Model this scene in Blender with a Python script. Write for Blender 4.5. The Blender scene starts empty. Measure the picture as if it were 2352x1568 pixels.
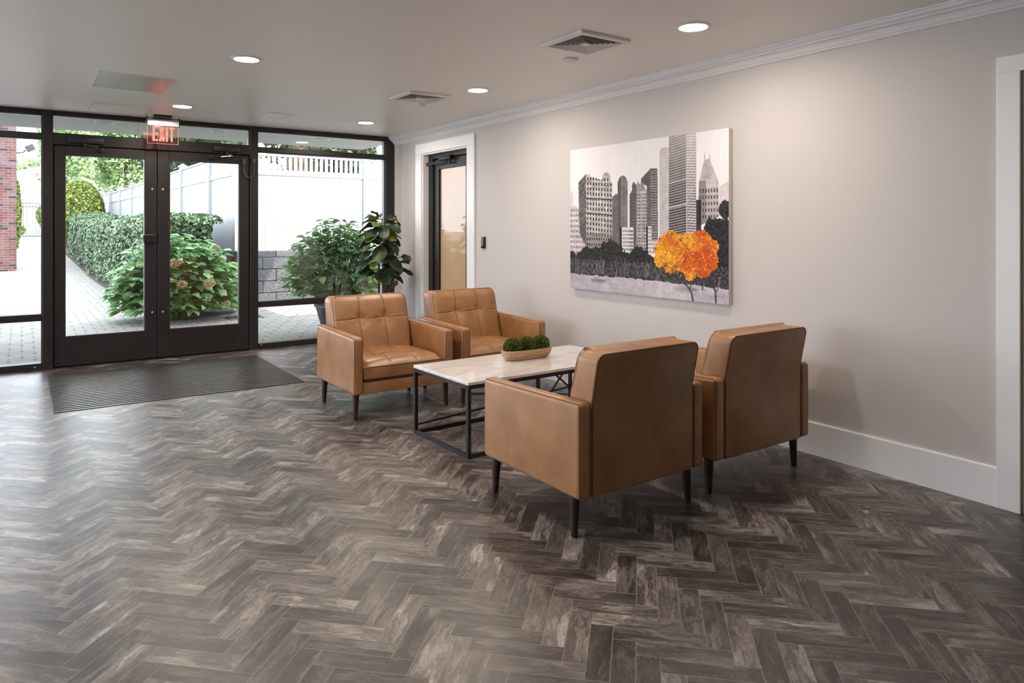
import bpy, bmesh, math, random
import numpy as np
from mathutils import Vector, Matrix

S = bpy.context.scene
COL = S.collection
random.seed(7)
RNG = np.random.default_rng(7)
PI = math.pi

# ------------------------------------------------------------------ camera, world, sun, exposure
CAM_H = 1.325
cd = bpy.data.cameras.new('camera')
cam = bpy.data.objects.new('camera', cd)
COL.objects.link(cam)
cam.location = (0, 0, CAM_H)
cam.rotation_euler = (PI / 2, 0, -math.radians(34.75))
cd.sensor_width = 36.0
cd.lens = 36.0 * 1623 / 2352
cd.shift_y = -260 / 2352
cd.clip_start = 0.05
cd.clip_end = 300
S.camera = cam

S.view_settings.view_transform = 'Standard'
S.view_settings.look = 'None'
S.view_settings.exposure = 1.0
S.view_settings.gamma = 1.0
S.view_settings.use_curve_mapping = False
S.cycles.use_denoising = True
S.cycles.max_bounces = 10
S.cycles.diffuse_bounces = 4
S.cycles.glossy_bounces = 4
S.cycles.transparent_max_bounces = 16
S.cycles.sample_clamp_indirect = 6.0

wd = bpy.data.worlds.new('sky')
S.world = wd
wd.use_nodes = True
bgn = wd.node_tree.nodes['Background']
bgn.inputs[0].default_value = (0.80, 0.90, 1.0, 1)
bgn.inputs[1].default_value = 4.0

sd = bpy.data.lights.new('sun', 'SUN')
sun = bpy.data.objects.new('sun', sd)
COL.objects.link(sun)
sd.energy = 4.0
sd.angle = math.radians(1.5)
sd.color = (1.0, 0.95, 0.86)
sun.rotation_euler = Vector((-0.42, 0.80, -0.86)).to_track_quat('-Z', 'Y').to_euler()

LENS_STRENGTH = 140.0

# ------------------------------------------------------------------ node helpers
def new_mat(name):
    m = bpy.data.materials.new(name)
    m.use_nodes = True
    nt = m.node_tree
    return m, nt, nt.nodes['Principled BSDF']

def N(nt, typ, **kw):
    n = nt.nodes.new(typ)
    ins = kw.pop('ins', {})
    for k, v in kw.items():
        setattr(n, k, v)
    for k, v in ins.items():
        n.inputs[k].default_value = v
    return n

def L(nt, a, b):
    nt.links.new(a, b)

def ramp(nt, stops, fac=None):
    r = nt.nodes.new('ShaderNodeValToRGB')
    el = r.color_ramp.elements
    el[0].position, el[0].color = stops[0][0], (*stops[0][1], 1)
    el[1].position, el[1].color = stops[1][0], (*stops[1][1], 1)
    for p, c in stops[2:]:
        e = el.new(p)
        e.color = (*c, 1)
    if fac is not None:
        L(nt, fac, r.inputs[0])
    return r

def mixc(nt, fac, a, b, mode='MIX'):
    m = nt.nodes.new('ShaderNodeMix')
    m.data_type = 'RGBA'
    m.blend_type = mode
    for i, v in ((0, fac), (6, a), (7, b)):
        if hasattr(v, 'links'):
            L(nt, v, m.inputs[i])
        elif v is not None:
            m.inputs[i].default_value = v if i == 0 else (*v, 1)
    return m.outputs[2]

def plain(name, col, rough=0.5, metal=0.0, spec=0.5, bump=0.0, bscale=200, var=0.0, vscale=3):
    m, nt, b = new_mat(name)
    b.inputs['Base Color'].default_value = (*col, 1)
    b.inputs['Roughness'].default_value = rough
    b.inputs['Metallic'].default_value = metal
    b.inputs['Specular IOR Level'].default_value = spec
    tc = N(nt, 'ShaderNodeTexCoord')
    if var:
        n = N(nt, 'ShaderNodeTexNoise', ins={'Scale': vscale, 'Detail': 4})
        L(nt, tc.outputs['Object'], n.inputs['Vector'])
        r = ramp(nt, [(0.3, tuple(c * (1 - var) for c in col)), (0.7, tuple(min(1, c * (1 + var)) for c in col))], n.outputs[0])
        L(nt, r.outputs[0], b.inputs['Base Color'])
    if bump:
        n = N(nt, 'ShaderNodeTexNoise', ins={'Scale': bscale, 'Detail': 3})
        L(nt, tc.outputs['Object'], n.inputs['Vector'])
        bp = N(nt, 'ShaderNodeBump', ins={'Strength': bump, 'Distance': 0.002})
        L(nt, n.outputs[0], bp.inputs['Height'])
        L(nt, bp.outputs[0], b.inputs['Normal'])
    return m

def glass_mat(name, tint=(1, 1, 1), k=1.6):
    m = bpy.data.materials.new(name)
    m.use_nodes = True
    nt = m.node_tree
    nt.nodes.clear()
    o = N(nt, 'ShaderNodeOutputMaterial')
    t = N(nt, 'ShaderNodeBsdfTransparent', ins={0: (*tint, 1)})
    g = N(nt, 'ShaderNodeBsdfGlossy', ins={'Roughness': 0.0})
    f = N(nt, 'ShaderNodeFresnel', ins={'IOR': 1.5})
    mu = N(nt, 'ShaderNodeMath', operation='MULTIPLY', ins={1: k})
    mu.use_clamp = True
    mx = N(nt, 'ShaderNodeMixShader')
    L(nt, f.outputs[0], mu.inputs[0])
    L(nt, mu.outputs[0], mx.inputs[0])
    L(nt, t.outputs[0], mx.inputs[1])
    L(nt, g.outputs[0], mx.inputs[2])
    L(nt, mx.outputs[0], o.inputs[0])
    return m

def emit(name, col, s):
    m, nt, b = new_mat(name)
    b.inputs['Base Color'].default_value = (*col, 1)
    b.inputs['Emission Color'].default_value = (*col, 1)
    b.inputs['Emission Strength'].default_value = s
    return m

# ------------------------------------------------------------------ materials
M = {}
M['wall'] = plain('wall_paint', (0.60, 0.565, 0.545), 0.7, spec=0.3, bump=0.05, bscale=300)
M['ceiling'] = plain('ceiling_paint', (0.88, 0.86, 0.845), 0.45, spec=0.35)
M['wall_bounce'] = plain('bounce_wall_paint', (0.82, 0.80, 0.78), 0.7)  # paler paint for the unseen walls, so they bounce light to the ceiling
M['trim'] = plain('white_trim_paint', (0.86, 0.85, 0.86), 0.35, spec=0.4)
M['bronze'] = plain('dark_bronze_aluminium', (0.017, 0.0145, 0.0145), 0.42, metal=0.0, spec=0.45)
M['bronze_in'] = plain('bronze_bead', (0.07, 0.058, 0.05), 0.35, spec=0.6)
M['gasket'] = plain('black_gasket', (0.006, 0.006, 0.006), 0.8)
M['glass'] = glass_mat('window_glass')
M['steel'] = plain('brushed_steel', (0.55, 0.54, 0.53), 0.28, metal=1.0)
M['blackmetal'] = plain('black_powder_coat', (0.012, 0.012, 0.014), 0.45, spec=0.5)
M['legwood'] = plain('dark_walnut_leg', (0.030, 0.013, 0.009), 0.32, spec=0.5, var=0.3, vscale=30)
M['whiteplastic'] = plain('white_plastic', (0.74, 0.72, 0.70), 0.4)
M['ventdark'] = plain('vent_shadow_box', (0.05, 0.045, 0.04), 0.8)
M['darkplastic'] = plain('black_plastic', (0.012, 0.013, 0.015), 0.3)
M['panelgray'] = plain('satin_access_panel', (0.60, 0.585, 0.565), 0.22, spec=0.6)
M['screw'] = plain('screw_head', (0.75, 0.75, 0.75), 0.3, metal=0.6)
M['tan'] = plain('tan_paper', (0.56, 0.37, 0.22), 0.6, var=0.06, vscale=2)
M['tanwood'] = plain('tan_jamb', (0.42, 0.33, 0.24), 0.5)
M['lens'] = emit('lamp_lens', (1.0, 0.87, 0.74), LENS_STRENGTH)
M['lens_dim'] = emit('lamp_lens_dimmed', (1.0, 0.87, 0.74), LENS_STRENGTH * 0.3)
M['vinyl'] = plain('white_vinyl', (0.36, 0.36, 0.365), 0.4, spec=0.4, var=0.03, vscale=6)
M['soffit'] = plain('painted_soffit', (0.31, 0.31, 0.30), 0.9, bump=0.3, bscale=60)
M['soil'] = plain('mulch', (0.035, 0.022, 0.015), 0.95, var=0.4, vscale=20)
M['pot'] = plain('charcoal_resin_pot', (0.035, 0.037, 0.042), 0.6, var=0.15, vscale=8)
M['bark'] = plain('reddish_bark', (0.22, 0.12, 0.085), 0.9, var=0.35, vscale=14)
M['stem'] = plain('brown_stem', (0.10, 0.055, 0.03), 0.8, var=0.3, vscale=20)
M['greenstem'] = plain('green_stem', (0.14, 0.20, 0.05), 0.7)
M['siding'] = plain('white_siding', (0.80, 0.80, 0.78), 0.6)
M['roofing'] = plain('pale_roof', (0.62, 0.60, 0.57), 0.8)
M['gatemetal'] = plain('gate_metal', (0.03, 0.03, 0.03), 0.5)

def m_leather():
    m, nt, b = new_mat('tan_leather')
    tc = N(nt, 'ShaderNodeTexCoord')
    n1 = N(nt, 'ShaderNodeTexNoise', ins={'Scale': 6.0, 'Detail': 5, 'Roughness': 0.55})
    L(nt, tc.outputs['Object'], n1.inputs['Vector'])
    r = ramp(nt, [(0.28, (0.265, 0.120, 0.046)), (0.50, (0.355, 0.172, 0.071)), (0.72, (0.425, 0.222, 0.100))], n1.outputs[0])
    L(nt, r.outputs[0], b.inputs['Base Color'])
    n3 = N(nt, 'ShaderNodeTexNoise', ins={'Scale': 16.0, 'Detail': 3})
    L(nt, tc.outputs['Object'], n3.inputs['Vector'])
    rr = N(nt, 'ShaderNodeMapRange', ins={1: 0.3, 2: 0.7, 3: 0.33, 4: 0.42})
    L(nt, n3.outputs[0], rr.inputs[0])
    L(nt, rr.outputs[0], b.inputs['Roughness'])
    v = N(nt, 'ShaderNodeTexVoronoi', ins={'Scale': 420.0})
    L(nt, tc.outputs['Object'], v.inputs['Vector'])
    w = N(nt, 'ShaderNodeTexNoise', ins={'Scale': 9.0, 'Detail': 2})
    L(nt, tc.outputs['Object'], w.inputs['Vector'])
    b1 = N(nt, 'ShaderNodeBump', ins={'Strength': 0.06, 'Distance': 0.001})
    L(nt, v.outputs[0], b1.inputs['Height'])
    b2 = N(nt, 'ShaderNodeBump', ins={'Strength': 0.10, 'Distance': 0.01})
    L(nt, w.outputs[0], b2.inputs['Height'])
    L(nt, b1.outputs[0], b2.inputs['Normal'])
    L(nt, b2.outputs[0], b.inputs['Normal'])
    b.inputs['Specular IOR Level'].default_value = 0.6
    return m
M['leather'] = m_leather()
M['seam'] = plain('leather_seam', (0.16, 0.065, 0.026), 0.5)

def m_tile():
    m, nt, b = new_mat('herringbone_tile')
    a = N(nt, 'ShaderNodeAttribute', attribute_name='tuv')
    mp = N(nt, 'ShaderNodeMapping')
    mp.inputs['Scale'].default_value = (4.0, 15.0, 1.0)
    L(nt, a.outputs['Vector'], mp.inputs['Vector'])
    # warp
    n0 = N(nt, 'ShaderNodeTexNoise', ins={'Scale': 1.1, 'Detail': 5, 'Roughness': 0.62})
    L(nt, mp.outputs[0], n0.inputs['Vector'])
    vm = N(nt, 'ShaderNodeVectorMath', operation='MULTIPLY_ADD')
    L(nt, n0.outputs['Color'], vm.inputs[0])
    vm.inputs[1].default_value = (2.2, 3.0, 0)
    L(nt, mp.outputs[0], vm.inputs[2])
    n1 = N(nt, 'ShaderNodeTexNoise', ins={'Scale': 1.0, 'Detail': 10, 'Roughness': 0.68, 'Distortion': 0.3})
    L(nt, vm.outputs[0], n1.inputs['Vector'])
    sep = N(nt, 'ShaderNodeSeparateXYZ')
    L(nt, a.outputs['Vector'], sep.inputs[0])
    fr = N(nt, 'ShaderNodeMath', operation='FRACT')
    L(nt, sep.outputs[2], fr.inputs[0])
    mr = N(nt, 'ShaderNodeMapRange', ins={1: 0.0, 2: 1.0, 3: -0.10, 4: 0.10})
    L(nt, fr.outputs[0], mr.inputs[0])
    ad = N(nt, 'ShaderNodeMath', operation='ADD')
    L(nt, n1.outputs[0], ad.inputs[0])
    L(nt, mr.outputs[0], ad.inputs[1])
    r = ramp(nt, [(0.29, (0.016, 0.013, 0.0125)), (0.41, (0.050, 0.041, 0.038)), (0.51, (0.108, 0.091, 0.083)), (0.61, (0.20, 0.172, 0.158)), (0.73, (0.42, 0.375, 0.35))], ad.outputs[0])
    # fine streaks
    mp2 = N(nt, 'ShaderNodeMapping')
    mp2.inputs['Scale'].default_value = (7.0, 70.0, 1.0)
    L(nt, a.outputs['Vector'], mp2.inputs['Vector'])
    vm2 = N(nt, 'ShaderNodeVectorMath', operation='MULTIPLY_ADD')
    L(nt, n0.outputs['Color'], vm2.inputs[0])
    vm2.inputs[1].default_value = (2.0, 10.0, 0)
    L(nt, mp2.outputs[0], vm2.inputs[2])
    n2 = N(nt, 'ShaderNodeTexNoise', ins={'Scale': 1.0, 'Detail': 6, 'Roughness': 0.72})
    L(nt, vm2.outputs[0], n2.inputs['Vector'])
    r2 = ramp(nt, [(0.34, (0.42, 0.41, 0.41)), (0.64, (1.5, 1.5, 1.5))], n2.outputs[0])
    c1 = mixc(nt, 1.0, r.outputs[0], r2.outputs[0], 'MULTIPLY')
    # pale veins: thin ridge of a warped noise
    n3 = N(nt, 'ShaderNodeTexNoise', ins={'Scale': 0.75, 'Detail': 6, 'Roughness': 0.6, 'Distortion': 1.6})
    L(nt, vm.outputs[0], n3.inputs['Vector'])
    s = N(nt, 'ShaderNodeMath', operation='SUBTRACT', ins={1: 0.5})
    L(nt, n3.outputs[0], s.inputs[0])
    ab = N(nt, 'ShaderNodeMath', operation='ABSOLUTE')
    L(nt, s.outputs[0], ab.inputs[0])
    v = ramp(nt, [(0.0, (1, 1, 1)), (0.014, (0, 0, 0))], ab.outputs[0])
    n4 = N(nt, 'ShaderNodeTexNoise', ins={'Scale': 0.8, 'Detail': 2})
    L(nt, mp.outputs[0], n4.inputs['Vector'])
    g = ramp(nt, [(0.46, (0, 0, 0)), (0.62, (0.55, 0.55, 0.55))], n4.outputs[0])
    vf = mixc(nt, 1.0, v.outputs[0], g.outputs[0], 'MULTIPLY')
    # dark hairline veins following the banding
    s5 = N(nt, 'ShaderNodeMath', operation='SUBTRACT', ins={1: 0.47})
    L(nt, n1.outputs[0], s5.inputs[0])
    a5 = N(nt, 'ShaderNodeMath', operation='ABSOLUTE')
    L(nt, s5.outputs[0], a5.inputs[0])
    v5 = ramp(nt, [(0.0, (0.25, 0.24, 0.24)), (0.012, (1, 1, 1))], a5.outputs[0])
    c1 = mixc(nt, 1.0, c1, v5.outputs[0], 'MULTIPLY')
    c2 = mixc(nt, vf, c1, (0.36, 0.32, 0.30))
    L(nt, c2, b.inputs['Base Color'])
    b.inputs['Roughness'].default_value = 0.36
    b.inputs['Specular IOR Level'].default_value = 0.8
    bp = N(nt, 'ShaderNodeBump', ins={'Strength': 0.12, 'Distance': 0.002})
    L(nt, n2.outputs[0], bp.inputs['Height'])
    L(nt, bp.outputs[0], b.inputs['Normal'])
    return m
M['tile'] = m_tile()
M['grout'] = plain('grout', (0.28, 0.25, 0.23), 0.6)

def m_marble():
    m, nt, b = new_mat('cream_marble')
    tc = N(nt, 'ShaderNodeTexCoord')
    mp = N(nt, 'ShaderNodeMapping')
    mp.inputs['Scale'].default_value = (0.8, 1.5, 1.0)
    mp.inputs['Rotation'].default_value = (0, 0, 0.15)
    L(nt, tc.outputs['Object'], mp.inputs['Vector'])
    n1 = N(nt, 'ShaderNodeTexNoise', ins={'Scale': 2.2, 'Detail': 7, 'Roughness': 0.6, 'Distortion': 0.9})
    L(nt, mp.outputs[0], n1.inputs['Vector'])
    r = ramp(nt, [(0.3, (0.62, 0.57, 0.53)), (0.5, (0.74, 0.71, 0.685)), (0.68, (0.83, 0.81, 0.80))], n1.outputs[0])
    n2 = N(nt, 'ShaderNodeTexNoise', ins={'Scale': 1.3, 'Detail': 5, 'Distortion': 1.5})
    L(nt, mp.outputs[0], n2.inputs['Vector'])
    s = N(nt, 'ShaderNodeMath', operation='SUBTRACT', ins={1: 0.5})
    L(nt, n2.outputs[0], s.inputs[0])
    ab = N(nt, 'ShaderNodeMath', operation='ABSOLUTE')
    L(nt, s.outputs[0], ab.inputs[0])
    v = ramp(nt, [(0.0, (0.28, 0.28, 0.28)), (0.03, (0, 0, 0))], ab.outputs[0])
    c = mixc(nt, v.outputs[0], r.outputs[0], (0.33, 0.27, 0.23))
    L(nt, c, b.inputs['Base Color'])
    b.inputs['Roughness'].default_value = 0.08
    b.inputs['Specular IOR Level'].default_value = 0.6
    return m
M['marble'] = m_marble()

def m_brick():
    m, nt, b = new_mat('red_brick')
    tc = N(nt, 'ShaderNodeTexCoord')
    mp = N(nt, 'ShaderNodeMapping')
    mp.inputs['Rotation'].default_value = (PI / 2, 0, 0)
    L(nt, tc.outputs['Object'], mp.inputs['Vector'])
    br = N(nt, 'ShaderNodeTexBrick', ins={'Scale': 1.0, 'Mortar Size': 0.006, 'Brick Width': 0.215, 'Row Height': 0.075,
           'Color1': (0.080, 0.018, 0.014, 1), 'Color2': (0.12, 0.055, 0.050, 1), 'Mortar': (0.15, 0.125, 0.125, 1), 'Bias': -0.15})
    L(nt, mp.outputs[0], br.inputs['Vector'])
    n = N(nt, 'ShaderNodeTexNoise', ins={'Scale': 2.6, 'Detail': 5})
    L(nt, mp.outputs[0], n.inputs['Vector'])
    r = ramp(nt, [(0.42, (0, 0, 0)), (0.68, (0.65, 0.65, 0.65))], n.outputs[0])
    c = mixc(nt, r.outputs[0], br.outputs[0], (0.13, 0.095, 0.10))
    # some charcoal bricks: second brick layout picks cells
    br2 = N(nt, 'ShaderNodeTexBrick', ins={'Scale': 1.0, 'Mortar Size': 0.006, 'Brick Width': 0.215, 'Row Height': 0.075,
           'Color1': (0, 0, 0, 1), 'Color2': (1, 1, 1, 1), 'Mortar': (0, 0, 0, 1), 'Bias': 0.0})
    L(nt, mp.outputs[0], br2.inputs['Vector'])
    r3 = ramp(nt, [(0.86, (0, 0, 0)), (0.88, (0.9, 0.9, 0.9))], br2.outputs[0])
    c = mixc(nt, r3.outputs[0], c, (0.012, 0.012, 0.017))
    L(nt, c, b.inputs['Base Color'])
    b.inputs['Roughness'].default_value = 0.85
    return m
M['brick'] = m_brick()

def m_paver():
    m, nt, b = new_mat('concrete_pavers')
    tc = N(nt, 'ShaderNodeTexCoord')
    mp = N(nt, 'ShaderNodeMapping')
    L(nt, tc.outputs['Object'], mp.inputs['Vector'])
    br = N(nt, 'ShaderNodeTexBrick', ins={'Scale': 1.0, 'Mortar Size': 0.004, 'Mortar Smooth': 0.3, 'Brick Width': 0.225, 'Row Height': 0.112,
           'Color1': (0.29, 0.272, 0.252, 1), 'Color2': (0.235, 0.222, 0.206, 1), 'Mortar': (0.10, 0.09, 0.08, 1)})
    L(nt, mp.outputs[0], br.inputs['Vector'])
    # the open corners of the interlocking pavers: dark diamonds, one per brick length
    br2 = N(nt, 'ShaderNodeTexBrick', ins={'Scale': 1.0, 'Mortar Size': 0.016, 'Mortar Smooth': 0.0, 'Brick Width': 0.225, 'Row Height': 0.224,
            'Color1': (0, 0, 0, 1), 'Color2': (0, 0, 0, 1), 'Mortar': (1, 1, 1, 1)})
    br2.offset = 0.5
    L(nt, mp.outputs[0], br2.inputs['Vector'])
    wv = N(nt, 'ShaderNodeSeparateXYZ')
    L(nt, mp.outputs[0], wv.inputs[0])
    md = N(nt, 'ShaderNodeMath', operation='PINGPONG', ins={1: 0.112})
    L(nt, wv.outputs[1], md.inputs[0])
    gt = N(nt, 'ShaderNodeMath', operation='GREATER_THAN', ins={1: 0.085})
    L(nt, md.outputs[0], gt.inputs[0])
    f = mixc(nt, 1.0, br2.outputs[0], gt.outputs[0], 'MULTIPLY')
    n = N(nt, 'ShaderNodeTexNoise', ins={'Scale': 1.2, 'Detail': 6, 'Roughness': 0.65})
    L(nt, mp.outputs[0], n.inputs['Vector'])
    r = ramp(nt, [(0.3, (0.78, 0.78, 0.76)), (0.7, (1.15, 1.13, 1.1))], n.outputs[0])
    c = mixc(nt, 1.0, br.outputs[0], r.outputs[0], 'MULTIPLY')
    c = mixc(nt, f, c, (0.03, 0.026, 0.022))
    L(nt, c, b.inputs['Base Color'])
    b.inputs['Roughness'].default_value = 0.85
    return m
M['paver'] = m_paver()

def m_block():
    m, nt, b = new_mat('split_face_block')
    tc = N(nt, 'ShaderNodeTexCoord')
    n = N(nt, 'ShaderNodeTexNoise', ins={'Scale': 22, 'Detail': 8, 'Roughness': 0.75})
    L(nt, tc.outputs['Object'], n.inputs['Vector'])
    r = ramp(nt, [(0.3, (0.055, 0.058, 0.066)), (0.7, (0.185, 0.187, 0.195))], n.outputs[0])
    L(nt, r.outputs[0], b.inputs['Base Color'])
    bp = N(nt, 'ShaderNodeBump', ins={'Strength': 1.0, 'Distance': 0.03})
    L(nt, n.outputs[0], bp.inputs['Height'])
    L(nt, bp.outputs[0], b.inputs['Normal'])
    b.inputs['Roughness'].default_value = 0.95
    return m
M['block'] = m_block()

def m_leaf(name, c0, c1, c2, rough=0.45, trans=0.25):
    m, nt, b = new_mat(name)
    a = N(nt, 'ShaderNodeAttribute', attribute_name='rnd')
    r = ramp(nt, [(0.0, c0), (0.55, c1), (1.0, c2)], a.outputs['Fac'])
    L(nt, r.outputs[0], b.inputs['Base Color'])
    b.inputs['Roughness'].default_value = rough
    t = N(nt, 'ShaderNodeBsdfTranslucent')
    L(nt, r.outputs[0], t.inputs[0])
    mx = N(nt, 'ShaderNodeMixShader', ins={0: trans})
    out = nt.nodes['Material Output']
    L(nt, b.outputs[0], mx.inputs[1])
    L(nt, t.outputs[0], mx.inputs[2])
    L(nt, mx.outputs[0], out.inputs[0])
    return m
M['lf_hedge'] = m_leaf('hedge_leaves', (0.015, 0.035, 0.014), (0.05, 0.10, 0.04), (0.19, 0.29, 0.13), 0.22, 0.12)
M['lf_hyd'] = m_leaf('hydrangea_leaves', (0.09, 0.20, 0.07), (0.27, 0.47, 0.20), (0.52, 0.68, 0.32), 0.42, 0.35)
M['lf_bush'] = m_leaf('clipped_shrub_leaves', (0.04, 0.07, 0.012), (0.14, 0.20, 0.03), (0.36, 0.42, 0.09), 0.6, 0.3)
M['lf_tree'] = m_leaf('tree_leaves', (0.06, 0.12, 0.03), (0.24, 0.38, 0.13), (0.60, 0.70, 0.40), 0.5, 0.35)
M['lf_dark'] = m_leaf('evergreen_leaves', (0.02, 0.035, 0.015), (0.05, 0.08, 0.03), (0.10, 0.15, 0.05), 0.6, 0.15)
M['lf_fig'] = m_leaf('fig_leaves', (0.014, 0.032, 0.012), (0.035, 0.07, 0.02), (0.14, 0.19, 0.04), 0.5, 0.18)
M['moss'] = m_leaf('moss', (0.035, 0.06, 0.012), (0.13, 0.19, 0.035), (0.34, 0.40, 0.11), 0.8, 0.2)
M['bloom'] = m_leaf('faded_blooms', (0.20, 0.30, 0.08), (0.50, 0.38, 0.20), (0.65, 0.30, 0.20), 0.8, 0.2)

def m_wood(name, c0, c1, sc=(3, 3, 60)):
    m, nt, b = new_mat(name)
    tc = N(nt, 'ShaderNodeTexCoord')
    mp = N(nt, 'ShaderNodeMapping')
    mp.inputs['Scale'].default_value = sc
    L(nt, tc.outputs['Object'], mp.inputs['Vector'])
    n = N(nt, 'ShaderNodeTexNoise', ins={'Scale': 1.5, 'Detail': 5, 'Distortion': 0.6})
    L(nt, mp.outputs[0], n.inputs['Vector'])
    r = ramp(nt, [(0.3, c0), (0.7, c1)], n.outputs[0])
    L(nt, r.outputs[0], b.inputs['Base Color'])
    b.inputs['Roughness'].default_value = 0.5
    bp = N(nt, 'ShaderNodeBump', ins={'Strength': 0.3, 'Distance': 0.002})
    L(nt, n.outputs[0], bp.inputs['Height'])
    L(nt, bp.outputs[0], b.inputs['Normal'])
    return m
M['bowlwood'] = m_wood('carved_wood', (0.34, 0.19, 0.095), (0.58, 0.38, 0.21), (3, 40, 60))

# ------------------------------------------------------------------ mesh helpers
class MB:
    """collects shapes in world (or thing) space and builds one mesh object"""
    def __init__(s):
        s.v, s.f, s.mi = [], [], []
    def add(s, vs, fs, mi=0):
        o = len(s.v)
        s.v += [tuple(p) for p in vs]
        s.f += [tuple(i + o for i in f) for f in fs]
        s.mi += [mi] * len(fs)
        return s
    def box(s, a, b, mi=0):
        x0, y0, z0 = a
        x1, y1, z1 = b
        vs = [(x0, y0, z0), (x1, y0, z0), (x1, y1, z0), (x0, y1, z0), (x0, y0, z1), (x1, y0, z1), (x1, y1, z1), (x0, y1, z1)]
        return s.add(vs, [(0, 3, 2, 1), (4, 5, 6, 7), (0, 1, 5, 4), (1, 2, 6, 5), (2, 3, 7, 6), (3, 0, 4, 7)], mi)
    def rbox(s, a, b, r=0.005, seg=2, mi=0, mat=None):
        bm = bmesh.new()
        bmesh.ops.create_cube(bm, size=1)
        c = [(a[i] + b[i]) / 2 for i in range(3)]
        d = [abs(b[i] - a[i]) for i in range(3)]
        for v in bm.verts:
            v.co = Vector((c[0] + v.co.x * d[0], c[1] + v.co.y * d[1], c[2] + v.co.z * d[2]))
        bmesh.ops.bevel(bm, geom=bm.edges[:], offset=min(r, min(d) * 0.49), segments=seg, profile=0.5, affect='EDGES')
        if mat is not None:
            bm.transform(mat)
        return s.addbm(bm, mi)
    def addbm(s, bm, mi=0):
        bm.verts.index_update()
        s.add([v.co[:] for v in bm.verts], [[v.index for v in f.verts] for f in bm.faces], mi)
        bm.free()
        return s
    def tube(s, pts, r, n=8, mi=0, closed=False):
        pts = [Vector(p) for p in pts]
        rs = r if isinstance(r, (list, tuple)) else [r] * len(pts)
        vs, fs = [], []
        up = None
        k = len(pts)
        for i, p in enumerate(pts):
            a = pts[(i - 1) % k] if (closed or i > 0) else p
            c = pts[(i + 1) % k] if (closed or i < k - 1) else p
            t = (c - a).normalized()
            if up is None:
                up = Vector((0, 0, 1)) if abs(t.z) < 0.9 else Vector((1, 0, 0))
            u = (up - t * up.dot(t)).normalized()
            up = u
            w = t.cross(u)
            for j in range(n):
                an = 2 * PI * j / n
                vs.append(p + (u * math.cos(an) + w * math.sin(an)) * rs[i])
        for i in range(k if closed else k - 1):
            i2 = (i + 1) % k
            for j in range(n):
                j2 = (j + 1) % n
                fs.append((i * n + j, i * n + j2, i2 * n + j2, i2 * n + j))
        if not closed:
            fs.append(tuple(range(n - 1, -1, -1)))
            fs.append(tuple((k - 1) * n + j for j in range(n)))
        return s.add(vs, fs, mi)
    def bar(s, p, q, w, mi=0):
        """square bar"""
        p, q = Vector(p), Vector(q)
        t = (q - p).normalized()
        up = Vector((0, 0, 1)) if abs(t.z) < 0.95 else Vector((0, 1, 0))
        u = (up - t * up.dot(t)).normalized() * w / 2
        v = t.cross(u).normalized() * w / 2
        vs = [p - u - v, p + u - v, p + u + v, p - u + v, q - u - v, q + u - v, q + u + v, q - u + v]
        return s.add(vs, [(0, 1, 2, 3), (7, 6, 5, 4), (0, 4, 5, 1), (1, 5, 6, 2), (2, 6, 7, 3), (3, 7, 4, 0)], mi)
    def lathe(s, prof, n=24, c=(0, 0, 0), mi=0):
        vs, fs = [], []
        for r, z in prof:
            for j in range(n):
                a = 2 * PI * j / n
                vs.append((c[0] + r * math.cos(a), c[1] + r * math.sin(a), c[2] + z))
        for i in range(len(prof) - 1):
            for j in range(n):
                j2 = (j + 1) % n
                fs.append((i * n + j, i * n + j2, (i + 1) * n + j2, (i + 1) * n + j))
        if prof[0] == prof[-1]:
            return s.add(vs, fs, mi)
        if prof[0][0] > 1e-6:
            fs.append(tuple(range(n - 1, -1, -1)))
        if prof[-1][0] > 1e-6:
            fs.append(tuple((len(prof) - 1) * n + j for j in range(n)))
        return s.add(vs, fs, mi)
    def extrude_y(s, prof, y0, y1, mi=0):
        """closed (x,z) profile extruded along y"""
        n = len(prof)
        vs = [(x, y0, z) for x, z in prof] + [(x, y1, z) for x, z in prof]
        fs = [(i, (i + 1) % n, n + (i + 1) % n, n + i) for i in range(n)]
        fs += [tuple(range(n - 1, -1, -1)), tuple(range(n, 2 * n))]
        return s.add(vs, fs, mi)
    def build(s, name, mats, parent=None, smooth=False, loc=None):
        me = bpy.data.meshes.new(name)
        me.from_pydata(s.v, [], s.f)
        if not isinstance(mats, (list, tuple)):
            mats = [mats]
        for m in mats:
            me.materials.append(m)
        if len(mats) > 1:
            me.polygons.foreach_set('material_index', s.mi)
        me.update()
        bm = bmesh.new()
        bm.from_mesh(me)
        bmesh.ops.recalc_face_normals(bm, faces=bm.faces[:])
        bm.to_mesh(me)
        bm.free()
        if smooth:
            me.polygons.foreach_set('use_smooth', [True] * len(me.polygons))
            if smooth != 'all':
                me.set_sharp_from_angle(angle=math.radians(38))
        o = bpy.data.objects.new(name, me)
        COL.objects.link(o)
        if parent:
            o.parent = parent
        if loc:
            o.location = loc
        return o

def tag(o, label=None, cat=None, group=None, kind=None):
    if label: o['label'] = label
    if cat: o['category'] = cat
    if group: o['group'] = group
    if kind: o['kind'] = kind
    return o

def thing(name, label, cat, loc=(0, 0, 0), rz=0, group=None):
    o = bpy.data.objects.new(name, None)
    o.empty_display_size = 0.1
    COL.objects.link(o)
    o.location = loc
    o.rotation_euler = (0, 0, rz)
    return tag(o, label, cat, group)

def struct(name, label=None, loc=(0, 0, 0)):
    o = bpy.data.objects.new(name, None)
    o.empty_display_size = 0.1
    COL.objects.link(o)
    o.location = loc
    return tag(o, label or name.replace('_', ' '), None, None, 'structure')

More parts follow.
